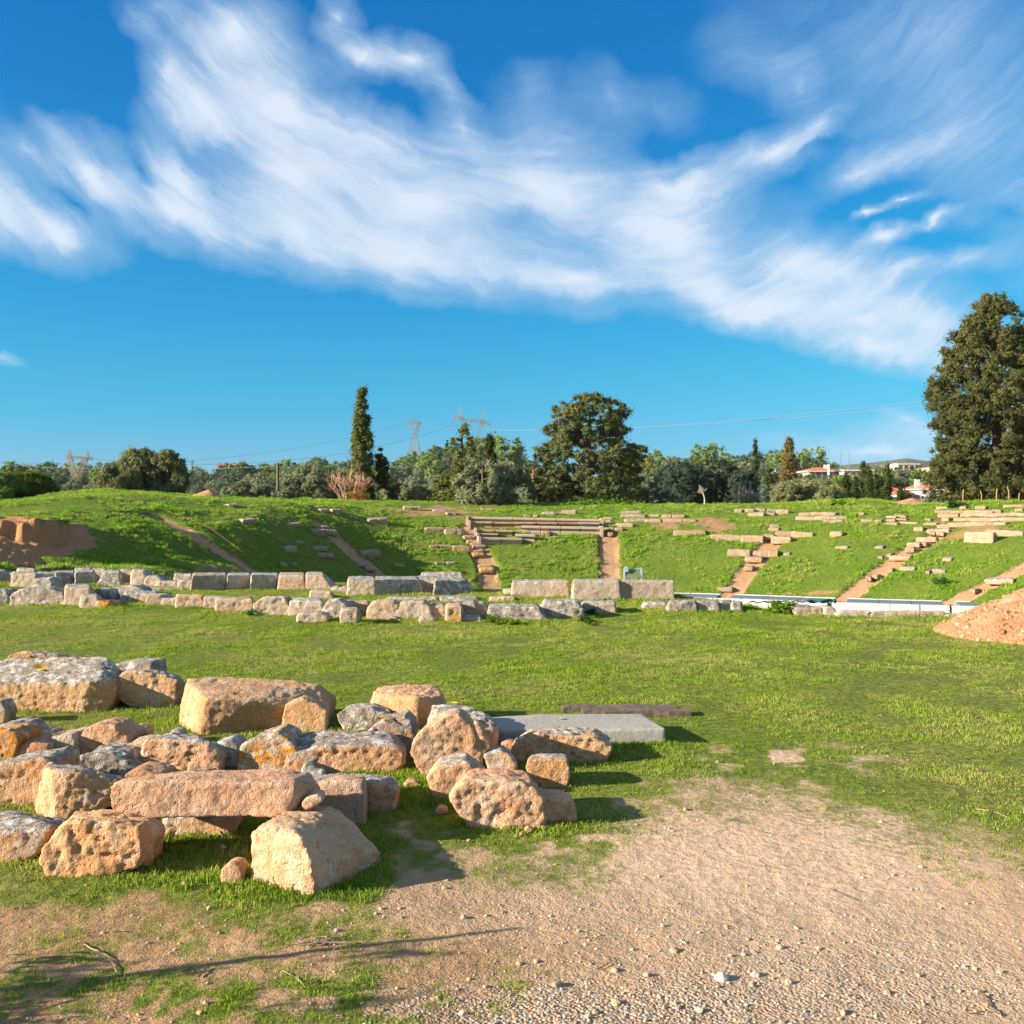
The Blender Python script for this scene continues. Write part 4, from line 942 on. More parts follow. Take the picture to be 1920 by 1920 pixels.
# ------------------------------------------------------------------ heaps
m_heap, t, b = mat('orange_excavated_earth'); P_ = t.node('ShaderNodeNewGeometry').outputs['Position']
n1 = t.noise(P_, 2.5, 6, .65); n2 = t.noise(P_, 25, 5, .7)
c_ = t.mix(t.mr(n1, .35, .65), col(.38, .18, .08), col(.46, .25, .125)); c_ = t.mix(t.mr(n2, .60, .70), c_, col(.56, .40, .28)); c_ = t.mix(t.mr(n2, .45, .33), c_, col(.33, .16, .08))
t.l.new(c_, b.inputs['Base Color']); t.l.new(t.bump(n2, .05, 1.), b.inputs['Normal'])
def heap(cx, cy, r, h, label, n=90, seed=0, rough=1.):
    th = np.linspace(0, 2 * np.pi, n, endpoint=False); rr_ = np.linspace(0, 1.12, n // 2)
    T_, Rr = np.meshgrid(th, rr_); x = r * Rr * np.cos(T_); y = r * Rr * np.sin(T_)
    z = h * np.clip(1 - np.sqrt((Rr * (1 + .12 * fbm2(np.cos(T_), np.sin(T_), 1.5, 2, seed))) ** 2 + .01), -.1, 1)
    z = z + rough * (.10 * h * fbm2(x / r, y / r, 4, 4, seed + 3) + .05 * h * np.abs(fbm2(x / r, y / r, 14, 3, seed + 5))) * np.clip(1.1 - Rr, 0, 1) ** .5
    zb = height(x + cx, y + cy); z0 = gz(cx, cy); zz = np.where(z < .01, zb - z0 - .04, np.maximum(zb - z0, zb - z0 + z))
    V = np.stack([x.ravel(), y.ravel(), zz.ravel()], 1); I = np.arange(V.shape[0]).reshape(len(rr_), n); J = np.roll(I, -1, 1)
    me = mesh_from('earth_heap', V, np.stack([I[:-1].ravel(), I[1:].ravel(), J[1:].ravel(), J[:-1].ravel()], 1)); smooth(me)
    o = link('earth_heap', me, m_heap, None, (cx, cy, z0)); tag(o, label, 'heap of earth'); return o
heap(6.62, 13.35, 1.30, .70, 'large stony heap of orange earth cut by the right edge', 220, 3, 1.2)
for px, D, r, h, lb in ((393, 54., .85, .42, 'small brown heap of earth on the skyline at left'), (1711, 57, 1.0, .36, 'small sandy heap of earth on the skyline at right')):
    heap(up(px) * D, D, r, h, lb, 40, 5)

# ------------------------------------------------------------------ information panel behind the pale blocks
m_metal = simple_mat('blue_grey_painted_steel', col(.30, .38, .44), col(.38, .46, .52), 10, .45)
m_panel = simple_mat('dull_green_glass_panel', col(.10, .15, .07), col(.15, .2, .11), 3, .3)
D = 37.; z0 = gz(up(1187) * D, D); zt = EYE - (1064 - H0) / F * D
s_ = empty('information_panel', (up(1187) * D, D, z0), 'blue grey steel stand with a tilted panel behind the rightmost pale block', 'information panel')
hh_ = zt - z0
for sx in (-.30, .29):
    boxm('post', sx - .028, sx + .028, -.03, .03, 0, hh_, m_metal, s_, None, .006)
boxm('bracket', -.27, -.17, -.06, .06, hh_ - .16, hh_ + .03, m_metal, s_, None, .006)
pn = boxm('panel', -.26, .255, -.008, .008, -.14, .14, m_panel, s_, (0, 0, hh_ - .22)); pn.rotation_euler = (-.25, -.10, 0)
fr_ = boxm('panel_frame', -.27, .265, -.014, .014, .142, .165, m_metal, s_, (0, 0, hh_ - .22)); fr_.rotation_euler = (-.25, -.10, 0)

# rolled dark green netting by the right kerb stones
m_net = simple_mat('dark_green_netting', col(.01, .07, .065), col(.02, .12, .10), 30, .7, .01)
a = Vector((up(1405) * 16.9, 16.9, .03)); Q = []
for i in range(22):
    k = i / 21; Q.append((k * 1.35, .05 * math.sin(i * 1.7), .03 + .012 * math.sin(i * 2.3) + .02 * k))
tag(tube('netting_roll', Q, [.008 + .006 * abs(math.sin(i * 1.1)) + .018 * (i > 14) for i in range(22)], m_net, None, 8, a), 'rolled dark green netting lying behind the low kerb of stones', 'netting')
# string beside the leftmost stair
A_ = hit(*TF(905, 485)); B_ = hit(*TF(1440, 790)); N = 14; Q = [A_.lerp(B_, i / N) for i in range(N + 1)]
Q = [Vector((q_.x, q_.y, gz(q_.x, q_.y) + .16)) for q_ in Q]; org = Q[0].copy()
tag(tube('marker_string', [q_ - org for q_ in Q], .0055, simple_mat('red_string', col(.35, .08, .05), col(.4, .16, .08)), None, 5, org), 'thin reddish string stretched beside the leftmost dirt stair', 'string')
#@@P2_END
# ------------------------------------------------------------------ vegetation helpers
def leafy(name, c1, c2, c3, trans=.35):
    m = bpy.data.materials.new(name); m.use_nodes = True; t = NT(m.node_tree); m.node_tree.nodes.remove(m.node_tree.nodes['Principled BSDF'])
    out = m.node_tree.nodes['Material Output']
    g = t.node('ShaderNodeNewGeometry'); ri = g.outputs['Random Per Island']; n = t.noise(g.outputs['Position'], .9, 3, .6)
    oi = t.node('ShaderNodeObjectInfo').outputs['Random']
    c = t.mix(ri, c1, c2); c = t.mix(t.mr(n, .35, .7), c, c3)
    hs = t.node('ShaderNodeHueSaturation'); t.l.new(c, hs.inputs['Color']); t.l.new(t.mr(oi, 0, 1, .82, 1.22, False), hs.inputs['Value'])
    t.l.new(t.mr(oi, 0, 1, .49, .51, False), hs.inputs['Hue'])
    d = t.node('ShaderNodeBsdfDiffuse'); tr = t.node('ShaderNodeBsdfTranslucent'); mx = t.node('ShaderNodeMixShader'); mx.inputs[0].default_value = trans
    t.l.new(hs.outputs[0], d.inputs[0]); t.l.new(hs.outputs[0], tr.inputs[0]); t.l.new(d.outputs[0], mx.inputs[1]); t.l.new(tr.outputs[0], mx.inputs[2])
    t.l.new(mx.outputs[0], out.inputs[0]); return m
m_cyp = leafy('cypress_foliage', col(0.066, 0.093, 0.020), col(0.137, 0.149, 0.040), col(0.156, 0.158, 0.049), .2)
m_cypd = leafy('dark_cypress_foliage', col(0.033, 0.049, 0.014), col(0.072, 0.083, 0.022), col(0.049, 0.066, 0.018), .2)
m_cypb = leafy('brown_cypress_foliage', col(0.108, 0.072, 0.026), col(0.168, 0.108, 0.042), col(0.132, 0.102, 0.036), .2)
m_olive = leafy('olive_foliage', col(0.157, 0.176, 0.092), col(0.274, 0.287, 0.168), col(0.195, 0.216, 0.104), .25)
m_olived = leafy('dark_olive_foliage', col(0.089, 0.120, 0.073), col(0.178, 0.210, 0.130), col(0.120, 0.153, 0.082), .25)  # deeper grey-green tone for some olives and hill trees
m_willow = leafy('light_shrub_foliage', col(0.179, 0.200, 0.079), col(0.273, 0.284, 0.126), col(0.210, 0.221, 0.095), .3)
m_pine = leafy('pine_foliage', col(0.093, 0.144, 0.034), col(0.202, 0.252, 0.059), col(0.151, 0.211, 0.050), .25)
m_pined = leafy('dark_pine_foliage', col(0.065, 0.101, 0.050), col(0.123, 0.158, 0.071), col(0.086, 0.123, 0.058), .25)
m_yel = leafy('yellowing_foliage', col(.22, .20, .04), col(.30, .25, .06), col(.2, .2, .05), .3)
m_darktree = leafy('dark_blue_green_foliage', col(.035, .055, .035), col(.07, .095, .06), col(.05, .07, .045), .2)
m_mound = leafy('olive_green_foliage', col(.15, .165, .065), col(.24, .245, .115), col(.17, .18, .075), .3)
m_conif = leafy('dense_conifer_foliage', col(.048, .070, .022), col(.11, .125, .042), col(.135, .13, .045), .22)
m_bark = simple_mat('bark', col(.06, .045, .03), col(.11, .08, .06), 12, .9, .02)
m_twig = simple_mat('bare_reddish_twigs', col(.28, .15, .09), col(.40, .24, .16), 20)
m_twigg = simple_mat('bare_grey_twigs', col(.26, .20, .16), col(.36, .29, .24), 20)
def leaves_mesh(name, cen, rad, nper, size, up_bias=.0, aspect=1.7, outc=None):
    """cen (n,3), rad (n,3): clusters; each gets nper diamond leaves whose planes lean outward"""
    n = len(cen); N = n * nper
    d = rng.normal(size=(N, 3)); d /= np.linalg.norm(d, axis=1)[:, None]
    r = np.minimum(np.abs(rng.normal(size=N)) * .62 + .08, 1.7)
    cc_ = np.repeat(cen, nper, 0); rr_ = np.repeat(rad, nper, 0)
    pos = cc_ + d * r[:, None] * rr_
    nrm = d + rng.normal(size=(N, 3)) * .65
    if outc is not None: nrm = nrm + (pos - outc) / (np.linalg.norm(pos - outc, axis=1)[:, None] + 1e-6) * .5
    nrm /= np.linalg.norm(nrm, axis=1)[:, None]
    a = np.cross(nrm, rng.normal(size=(N, 3)) + np.array([0, 0, up_bias])); a /= np.linalg.norm(a, axis=1)[:, None] + 1e-9
    b_ = np.cross(nrm, a); s = size * rng.uniform(.6, 1.35, N)[:, None]
    P0 = pos - a * s * aspect * .6; P1 = pos + b_ * s * .55; P2 = pos + a * s * aspect * .6 + nrm * s * .2
    V = np.stack([P0, P1, P2], 1).reshape(-1, 3)
    return mesh_from(name, V, np.arange(N * 3).reshape(N, 3))
def crown_points(n, H, prof, sx=1., drop_=.0, seed=0, lumps=2.2, hollow=.5, gf=1.1):
    """prof: (height fraction, radius). keeps clusters where a lump noise allows, for gaps and uneven edge"""
    t_ = rng.uniform(0, 1, n * 7); R0 = np.interp(t_, [q_[0] for q_ in prof], [q_[1] for q_ in prof])
    keep = rng.uniform(0, 1, n * 7) < (R0 / max(R0)) ** 1.0; t_, R0 = t_[keep], R0[keep]
    ph = rng.uniform(0, 2 * np.pi, len(t_)); rf = rng.uniform(hollow ** 2, 1, len(t_)) ** .5
    wob = 1 + .28 * fbm(np.stack([np.cos(ph) * 1.3, np.sin(ph) * 1.3, t_ * 5], 1) * lumps * .5, 3, seed)
    r = R0 * rf * wob
    P = np.stack([r * np.cos(ph), r * np.sin(ph), t_ * H], 1)
    k = fbm(P * gf + seed, 2, seed + 7) * 1.4
    P = P[k > drop_ - .25][:n]
    return P
def make_tree(name, px, ytop, ybase, D, prof_px, m, label, cat, group=None, n=500, nper=34, leaf=.13, cr=.32, gap=0., seed=0, lumps=2.2, lean=0, trunk_r=.16, flat=.8, zb=None, hollow=.5, asp=1.7, ub=0., limbs=6):
    x = up(px) * D; z0 = gz(x, D) if zb is None else zb; H = EYE + (H0 - ytop) / F * D - z0
    yb = H0 - (z0 - EYE) / D * F                         # image row of the foot
    fr0 = max(0, (z0 * 0 + EYE + (H0 - ybase) / F * D - z0) / H)
    prof = [(fr0 + q_[0] * (1 - fr0), q_[1] / F * D) for q_ in prof_px]
    prof = [(fr0 * .5, prof[0][1] * .75)] + prof if fr0 > .02 else prof
    root = empty(name, (x, D, z0), label, cat, group)
    P = crown_points(n, H * .985, prof, 1., gap, seed, lumps, hollow)
    P[:, 0] += lean * (P[:, 2] / H) ** 2
    rad = np.stack([np.full(len(P), cr)] * 3, 1) * rng.uniform(.6, 1.3, (len(P), 1)) * np.array([1, 1, flat])
    me = leaves_mesh('crown', P, rad, int(nper * 1.8), leaf * .9, ub, asp, np.array([lean * .3, 0, H * .45]))
    link('crown', me, m, root)
    # trunk and limbs
    bm_pts = [(0, 0, -.2), (.03 * H * rnd.uniform(-1, 1), 0, H * .3), (lean * .3, 0, H * .6), (lean * .8, 0, H * .9)]
    tube('trunk', bm_pts, [trunk_r, trunk_r * .8, trunk_r * .5, trunk_r * .12], m_bark, root, 8)
    for k in range(limbs):
        tt = rnd.uniform(.2, .7); a = rnd.uniform(0, 6.28); R0 = np.interp(tt + .1, [q_[0] for q_ in prof], [q_[1] for q_ in prof]) * .8
        tube('limb', [(0, 0, H * tt), (R0 * .5 * math.cos(a), R0 * .5 * math.sin(a), H * (tt + .07)), (R0 * math.cos(a), R0 * math.sin(a), H * min(.95, tt + .18))], [trunk_r * .28, trunk_r * .18, trunk_r * .05], m_bark, root, 5)
    return root

# ---- big near trees on the crest
make_tree('broad_cypress_tree', 1105, 737, 940, 66, [(0, 96), (.1, 118), (.22, 108), (.34, 88), (.42, 108), (.5, 104), (.57, 66), (.66, 84), (.75, 70), (.84, 82), (.92, 58), (1, 26)], m_conif,
          'broad dark green cypress with an open spreading crown in the middle of the skyline', 'tree', n=1500, nper=44, leaf=.105, cr=.235, gap=.06, seed=4, lumps=5.5, trunk_r=.28, flat=.7, limbs=14, hollow=.25)
make_tree('tall_conifer_tree', 1866, 537, 944, 60, [(0, 112), (.05, 120), (.25, 118), (.33, 110), (.42, 126), (.50, 128), (.58, 112), (.72, 88), (.82, 62), (.93, 34), (1, 8)], m_conif,
          'very tall dense conifer at the right edge rising high above the skyline', 'tree', n=3100, nper=38, leaf=.112, cr=.25, gap=.13, seed=14, lumps=7.5, trunk_r=.35, flat=1., limbs=10, hollow=.3)
make_tree('column_cypress_tree', 679, 724, 938, 66, [(0, 22), (.15, 26), (.35, 23), (.6, 17), (.85, 10), (.97, 7), (1, 3)], m_cyp, 'tall narrow pointed cypress left of the pylons', 'cypress', n=330, nper=50, leaf=.11, cr=.2, gap=-.9, seed=3, lumps=3, trunk_r=.14, flat=1.4, hollow=.2, ub=2, limbs=2)
make_tree('small_cypress_tree', 719, 826, 925, 66, [(0, 8), (.2, 13), (.5, 10), (.8, 9), (1, 4)], m_cypd, 'small ragged dark cypress with a bent tip right of the tall narrow cypress', 'cypress', n=85, nper=46, leaf=.10, cr=.19, gap=-.1, seed=8, lean=-.25, trunk_r=.08, ub=2, limbs=2)
make_tree('ragged_cypress_tree', 866, 778, 940, 64, [(0, 56), (.15, 56), (.3, 44), (.42, 24), (.62, 22), (.75, 17), (.82, 9), (.92, 15), (1, 5)], m_cyp, 'ragged cypress wide at the foot and thin at the top before the large pylon', 'cypress', n=520, nper=38, leaf=.10, cr=.19, gap=.22, seed=21, lumps=5, trunk_r=.16, ub=1, hollow=.25, limbs=4)
make_tree('thin_cypress_tree', 919, 808, 925, 76, [(0, 12), (.5, 11), (.8, 7), (1, 2)], m_cypd, 'thin pointed cypress directly right of the ragged cypress', 'cypress', n=130, nper=40, leaf=.11, cr=.2, gap=-.9, seed=5, trunk_r=.1, ub=2, flat=1.4, hollow=.2, limbs=2)
make_tree('brown_cypress_tree', 1479, 820, 920, 92, [(0, 17), (.35, 17), (.6, 12), (.78, 6), (.86, 8), (1, 4)], m_cypb, 'brown withered cypress with a tufted tip left of the white house', 'cypress', n=200, nper=44, leaf=.12, cr=.22, gap=-.7, seed=6, trunk_r=.12, ub=2, flat=1.3, hollow=.2, limbs=2)
make_tree('thin_cypress_tree', 1416, 824, 925, 105, [(0, 6), (.3, 7), (.7, 4), (1, 1.5)], m_cypd, 'needle-thin tall cypress left of the brown withered cypress', 'cypress', n=90, nper=40, leaf=.12, cr=.16, gap=-.9, seed=7, trunk_r=.08, ub=2, flat=1.6, hollow=.1, limbs=1)
make_tree('small_cypress_tree', 1443, 868, 922, 100, [(0, 10), (.4, 9), (.8, 4), (1, 1.5)], m_cypd, 'short conical cypress between the needle-thin and the brown cypress', 'cypress', n=90, nper=40, leaf=.12, cr=.2, gap=-.9, seed=9, trunk_r=.08, ub=2, hollow=.2, limbs=1)
row = [(1586, 888, 9), (1605, 897, 7), (1619, 864, 8), (1629, 870, 7), (1642, 890, 7), (1651, 899, 5), (1663, 868, 9.5), (1689, 918, 4.5), (1699, 920, 4)]
for i, (px, yt, hw) in enumerate(row):
    make_tree('row_cypress_tree', px, yt, 942, 86 + (i % 3) * 2, [(0, hw * .9), (.3, hw), (.7, hw * .75), (1, 1.5)], m_cypd, f'slender dark cypress, {ORD[i]} from the left in the row', 'cypress', 'row of slender cypresses before the houses',
              n=70, nper=42, leaf=.12, cr=.2, gap=-.9, seed=30 + i, trunk_r=.08, ub=2, flat=1.5, hollow=.2, limbs=1)
# ---- olives and shrubs
def olive(px, yt, hw, D, m, label, n=230, yb=940, seed=0, cat='olive tree', name='olive_tree', gap=.02, leaf=.10, g=None, prof=None, nper=46, cr=None):
    make_tree(name, px, yt, yb, D, prof or [(0, hw * .9), (.3, hw), (.6, hw * .92), (.85, hw * .62), (1, hw * .2)], m, label, cat, g, n=int(n * 1.5), nper=int(nper * .75), leaf=leaf, cr=(cr or hw / F * D * .2) * .72, gap=gap + .16, seed=seed, lumps=4.5, trunk_r=.14, flat=.9, hollow=.45, asp=2.4, limbs=5)
olive(232, 862, 45, 57, m_mound, 'left half of the dark green tree clump on top of the left mound', 260, 925, 1, cat='tree', name='mound_tree')
olive(262, 842, 52, 58.5, m_mound, 'highest round topped tree of the clump on the left mound', 330, 925, 2, cat='tree', name='mound_tree')
olive(315, 845, 36, 57.5, m_mound, 'tree with a pointed crown at the right end of the mound clump', 240, 928, 3, cat='tree', name='mound_tree')
olive(36, 885, 66, 52, leafy('bright_bush_foliage', col(.055, .08, .01), col(.12, .13, .02), col(.09, .11, .02), .3), 'low dark green bush at the left edge of the skyline', 300, 935, 4, cat='bush', name='round_bush', cr=.3)
olive(4, 892, 40, 50, m_pine, 'small dark bush cut by the left edge', 160, 937, 5, cat='bush', name='round_bush', cr=.3)
olive(598, 862, 60, 70, m_olive, 'wide silvery olive tree left of the tall narrow cypress', 330, 938, 6)
olive(655, 878, 48, 72, m_olived, 'darker olive tree behind the bare reddish shrub', 260, 938, 7)
olive(548, 885, 26, 66, m_olive, 'small silvery olive at the left foot of the wide olive', 130, 938, 17)
olive(740, 905, 30, 66, m_willow, 'light green low shrub right of the small ragged cypress', 150, 939, 8, cat='shrub', name='light_shrub')
olive(785, 912, 30, 67, m_willow, 'light green spiky shrub in the gap before the ragged cypress', 150, 940, 9, cat='shrub', name='light_shrub')
olive(905, 862, 52, 61, m_olive, 'large silvery olive in front of the ragged cypress', 330, 941, 10)
olive(950, 872, 50, 62, m_olive, 'large silvery olive between the ragged cypress and the broad cypress', 300, 942, 11)
olive(1215, 888, 40, 72, m_olived, 'dark olive at the right foot of the broad cypress', 200, 943, 12)
olive(1275, 866, 55, 82, m_darktree, 'dark blue green tree in the group right of the broad cypress', 320, 944, 13)
olive(1345, 862, 58, 84, m_darktree, 'second dark blue green tree of that group, nearer the bare sapling', 330, 944, 14)
olive(1388, 875, 34, 80, m_darktree, 'dark tree above the purplish brown thicket', 180, 942, 15)
olive(1478, 905, 40, 76, m_willow, 'rounded light olive shrub left of the slender cypress row', 200, 944, 16, cat='shrub', name='light_shrub')
olive(1535, 902, 46, 76, m_willow, 'rounded light olive shrub touching the slender cypress row', 240, 943, 18, cat='shrub', name='light_shrub')
olive(1500, 900, 44, 78, m_willow, 'middle light olive shrub of the rounded three', 200, 943, 19, cat='shrub', name='light_shrub')
olive(1188, 848, 40, 120, m_yel, 'yellowish green tree just right of the broad cypress', 160, 900, 20, cat='tree', name='yellowing_tree', leaf=.2)
olive(1008, 880, 14, 100, m_yel, 'narrow yellowish tree at the left edge of the broad cypress', 100, 930, 22, cat='tree', name='yellowing_tree', leaf=.2)
for i, (px, yt, hw) in enumerate([(455, 905, 22), (490, 908, 22), (520, 912, 18), (430, 912, 16)]):
    olive(px, yt, hw, 78, m_olive, f'low grey green olive bush, {ORD[i]} of four in the dip left of the wooden pole', 90, 937, 60 + i, leaf=.13, g='low olive bushes left of the pole')
# bright weeds on the crest
def weed(px, py, w_, h_, m, label, n=60, D=None, lf=.05):
    p_ = hit(px, py) if D is None else Vector((up(px) * D, D, gz(up(px) * D, D))); k = p_.y / F
    cen = np.stack([rng.normal(size=n) * w_ * k * .35, rng.normal(size=n) * .15, np.abs(rng.normal(size=n)) * h_ * k * .4 + .02], 1)
    me = leaves_mesh('weed_clump', cen, np.full((n, 3), .05 if D is None else .1) * p_.y / 20, 10, lf * p_.y / 15, 3, 2.6)
    o = link('weed_clump', me, m, None, p_); tag(o, label, 'weeds')
m_weed = leafy('bright_weed_foliage', col(.08, .20, .015), col(.14, .28, .02), col(.10, .22, .02), .4)
m_weedm = leafy('mid_weed_foliage', col(.09, .17, .015), col(.16, .25, .025), col(.12, .21, .02), .4)
m_weedd = leafy('dark_weed_foliage', col(.03, .09, .015), col(.05, .13, .02), col(.04, .11, .02), .4)
weed(1120, 943, 90, 4, m_weedm, 'bright green weeds along the crest below the broad cypress', 150, 61, .018)
weed(1468, 1150, 26, 20, m_weedm, 'bright green bushy weed at the left end of the low kerb of stones', 60)
weed(1100, 1168, 12, 10, m_weedd, 'dark leafy weed in the lawn below the right end of the foundation', 22, None, .032)
weed(1112, 1156, 10, 9, m_weedd, 'dark leafy weed against the last foundation block', 16, None, .03)
weed(1767, 1093, 20, 10, m_weedd, 'dark green thistle-like weed on the right slope', 24, None, .025)
weed(1570, 948, 16, 5, m_weed, 'green weed tuft on the crest left of the far right seats', 30)
weed(1795, 952, 12, 8, m_weedd, 'dark weed by the top of the fifth stair', 30)
weed(430, 990, 10, 3, m_weedm, 'bright weed on the left slope', 14, None, .02)
weed(925, 1167, 18, 9, m_weedm, 'bright green weeds growing in front of the orange foundation block', 34, None, .03)
weed(958, 1170, 16, 7, m_weedm, 'bright green weeds at the foot of the long foundation block', 26, None, .03)
weed(476, 1153, 9, 7, m_weedd, 'small leafy weed before the left foundation blocks', 14, None, .025)
weed(120, 1425, 24, 20, m_weedd, 'weeds growing between the creamy stone and the mossy stone', 50, None, .03)
# bare shrubs
def bare(px, yt, yb, D, w_, m, label, n=60, zb=None, r0=.035, name='bare_shrub', cat='bare shrub', tree=False):
    x = up(px) * D; z0 = gz(x, D); H = EYE + (H0 - yt) / F * D - z0; W = w_ / F * D / 2
    root = empty(name, (x, D, z0), label, cat); V = []; Fc = []
    def seg(a, c, ra, rb):
        d = (c - a).normalized(); u_ = d.orthogonal().normalized(); v_ = d.cross(u_); k = len(V)
        for q_, r_ in ((a, ra), (c, rb)):
            for j in range(3): V.append(tuple(q_ + (u_ * math.cos(j * 2.094) + v_ * math.sin(j * 2.094)) * r_))
        for j in range(3): Fc.append((k + j, k + (j + 1) % 3, k + 3 + (j + 1) % 3, k + 3 + j))
    def grow(a, d, L, r, dep):
        c = a + d * L; seg(a, c, r, r * .6)
        if dep == 0: return
        for _ in range(3 if dep > 1 else 4):
            nd = (d + Vector((rnd.gauss(0, .42), rnd.gauss(0, .42), rnd.gauss(.12, .25)))).normalized(); grow(a.lerp(c, rnd.uniform(.45, 1)), nd, L * rnd.uniform(.5, .75), r * .62, dep - 1)
    if tree:
        grow(Vector((0, 0, -.1)), Vector((0, 0, 1)), H * .45, .05, 4)
    else:
        for i in range(n // 5):
            a = rnd.uniform(-1, 1); grow(Vector((a * W * .35, rnd.uniform(-.3, .3), -.1)), Vector((a * W / H * .9, rnd.uniform(-.2, .2), 1)).normalized(), H * rnd.uniform(.4, .55), r0, 2)
    me = bpy.data.meshes.new('branches'); me.from_pydata(V, [], Fc); me.update(); link('branches', me, m, root)
bare(655, 872, 938, 62, 80, m_twig, 'bare reddish brown shrub before the tall narrow cypress', 110)
bare(1410, 902, 945, 70, 64, m_twigg, 'purplish brown leafless thicket left of the light olive shrubs', 120)
bare(1321, 902, 945, 60, 30, m_twigg, 'small leafless sapling standing alone on the crest', 30, name='bare_sapling', cat='sapling', tree=True)
bare(1727, 892, 940, 90, 50, m_twigg, 'leafless tree in front of the red roofed houses', 80, name='bare_tree', cat='bare tree', tree=True)
weed(668, 936, 30, 22, leafy('orange_autumn_foliage', col(.26, .13, .03), col(.34, .18, .05), col(.3, .15, .04), .3), 'orange autumn leaves at the foot of the bare reddish shrub', 36, 61, .022)
# stakes by the tall tree
for i, (px, y0, y1) in enumerate([(1805, 918, 940), (1840, 920, 934), (1868, 916, 934), (1891, 912, 940), (1910, 924, 940)]):
    D = 55.; x = up(px) * D; za = gz(x, D); zt = EYE + (H0 - y0) / F * D
    tag(tube('thin_stake', [(0, 0, -.2), (.02, 0, (zt - za) * .6), (.05 * (-1) ** i, 0, zt - za)], .028, simple_mat('cut_wood', col(.30, .16, .07), col(.38, .22, .11)), None, 6, (x, D, za)), f'thin orange brown stake, {ORD[i]} from the left under the tall conifer', 'stake', 'thin stakes under the tall conifer')

# ------------------------------------------------------------------ wooded hills
def pine_mesh(seed, kind):
    global rng
    H, R0 = 6.5, 3.2
    if kind == 'pine': prof = [(.25, .6), (.4, .9), (.6, 1.), (.8, .85), (.95, .5), (1, .2)]
    else: prof = [(.02, .75), (.2, 1.), (.5, 1.), (.8, .75), (1, .3)]
    P = crown_points(60, H, [(a, b_ * R0) for a, b_ in prof], 1, -.05, seed, 1.6, .45)
    rad = np.full((len(P), 3), .95) * rng.uniform(.6, 1.2, (len(P), 1)) * np.array([1, 1, .75])
    me = leaves_mesh('hill_tree', P, rad, 30, .46, 0, 1.4, np.array([0, 0, H * .45]))
    # short trunk as extra faces of the second material
    me.materials.append(m_pine if kind == 'pine' else m_olived)
    return me
PM = [pine_mesh(200 + i, 'pine') for i in range(6)]; OM = [pine_mesh(300 + i, 'olive') for i in range(6)]
mats_p = [m_pine, m_pined]
for i, me in enumerate(PM): me.materials[0] = mats_p[i % 2]
for i, me in enumerate(OM): me.materials[0] = [m_olived, m_olive][i % 2]
def htop(px, D, top, lib, label, group, name):
    x = up(px) * D; z = gz(x, D); H = EYE + (H0 - top) / F * D - z + .3
    o = link(name, rnd.choice(lib), None, None, (x, D, z - .3)); k = max(.12, H / 6.3); kw = max(k, .35)
    o.scale = (kw * rnd.uniform(.9, 1.2), kw * rnd.uniform(.9, 1.2), k); o.rotation_euler.z = rnd.uniform(0, 6.28); tag(o, label, 'tree', group)
def htree(px, D, s, lib, label, group, name, cat='tree'):
    x = up(px) * D; o = link(name, rnd.choice(lib), None, None, (x, D, gz(x, D) - .3)); o.scale = (s * rnd.uniform(.85, 1.25), s * rnd.uniform(.85, 1.25), s * rnd.uniform(.8, 1.15)); o.rotation_euler.z = rnd.uniform(0, 6.28)
    tag(o, label, cat, group)
zones = [(-60, 130, 'left of the left pylon'), (130, 200, 'around the left pylon'), (330, 520, 'left of the tall narrow cypress'), (520, 660, 'behind the wide silvery olive'), (690, 850, 'below the far pylon'), (850, 1010, 'around the large pylon'),
         (1170, 1330, 'right of the broad cypress'), (1330, 1480, 'above the dark blue green trees'), (1480, 1560, 'left above the white house')]
for (a, c, wl) in zones:
    n = max(4, int((c - a) / 9))
    for i in range(n):
        px = a + (c - a) * (i + rnd.random()) / n
        htree(px, rnd.uniform(268, 300), rnd.choice((.42, .55, .7, .85, 1.0)) * rnd.uniform(.9, 1.1), PM, f'rounded green pine on the hill ridge {wl}', f'pines on the ridge {wl}', 'pine_tree', 'pine')
    for i in range(int(n * 1.0)):
        px = a + (c - a) * (i + rnd.random()) / (n * 1.0)
        htree(px, rnd.uniform(205, 262), rnd.uniform(.4, .78), PM if rnd.random() < .4 else OM, f'grey green tree on the hillside {wl}', f'trees on the hillside {wl}', 'hillside_tree')
    for i in range(int(n * .8)):
        px = a + (c - a) * (i + rnd.random()) / (n * .8)
        htree(px, rnd.uniform(125, 195), rnd.uniform(.24, .45), OM, f'low bushy olive at the foot of the hill {wl}', f'olives at the foot of the hill {wl}', 'lowland_tree')
for i in range(30):
    px = rnd.uniform(1560, 1930); D = rnd.choice((rnd.uniform(165, 240), rnd.uniform(290, 420)))
    if any(a - 8 < px < c + 8 and D < dh + 10 for a, c, dh in ((1498, 1640, 205), (1660, 1810, 156), (1683, 1724, 262))) and not (1683 < px < 1760 and 200 < D < 245): D = rnd.uniform(265, 420)
    lz = 'far up the right hill above the village' if D > 250 else 'among the village houses'
    htree(px, D, rnd.uniform(.3, .5) * D / 250, OM if rnd.random() < .7 else PM, f'dark olive tree {lz}', f'trees {lz}', 'village_tree')
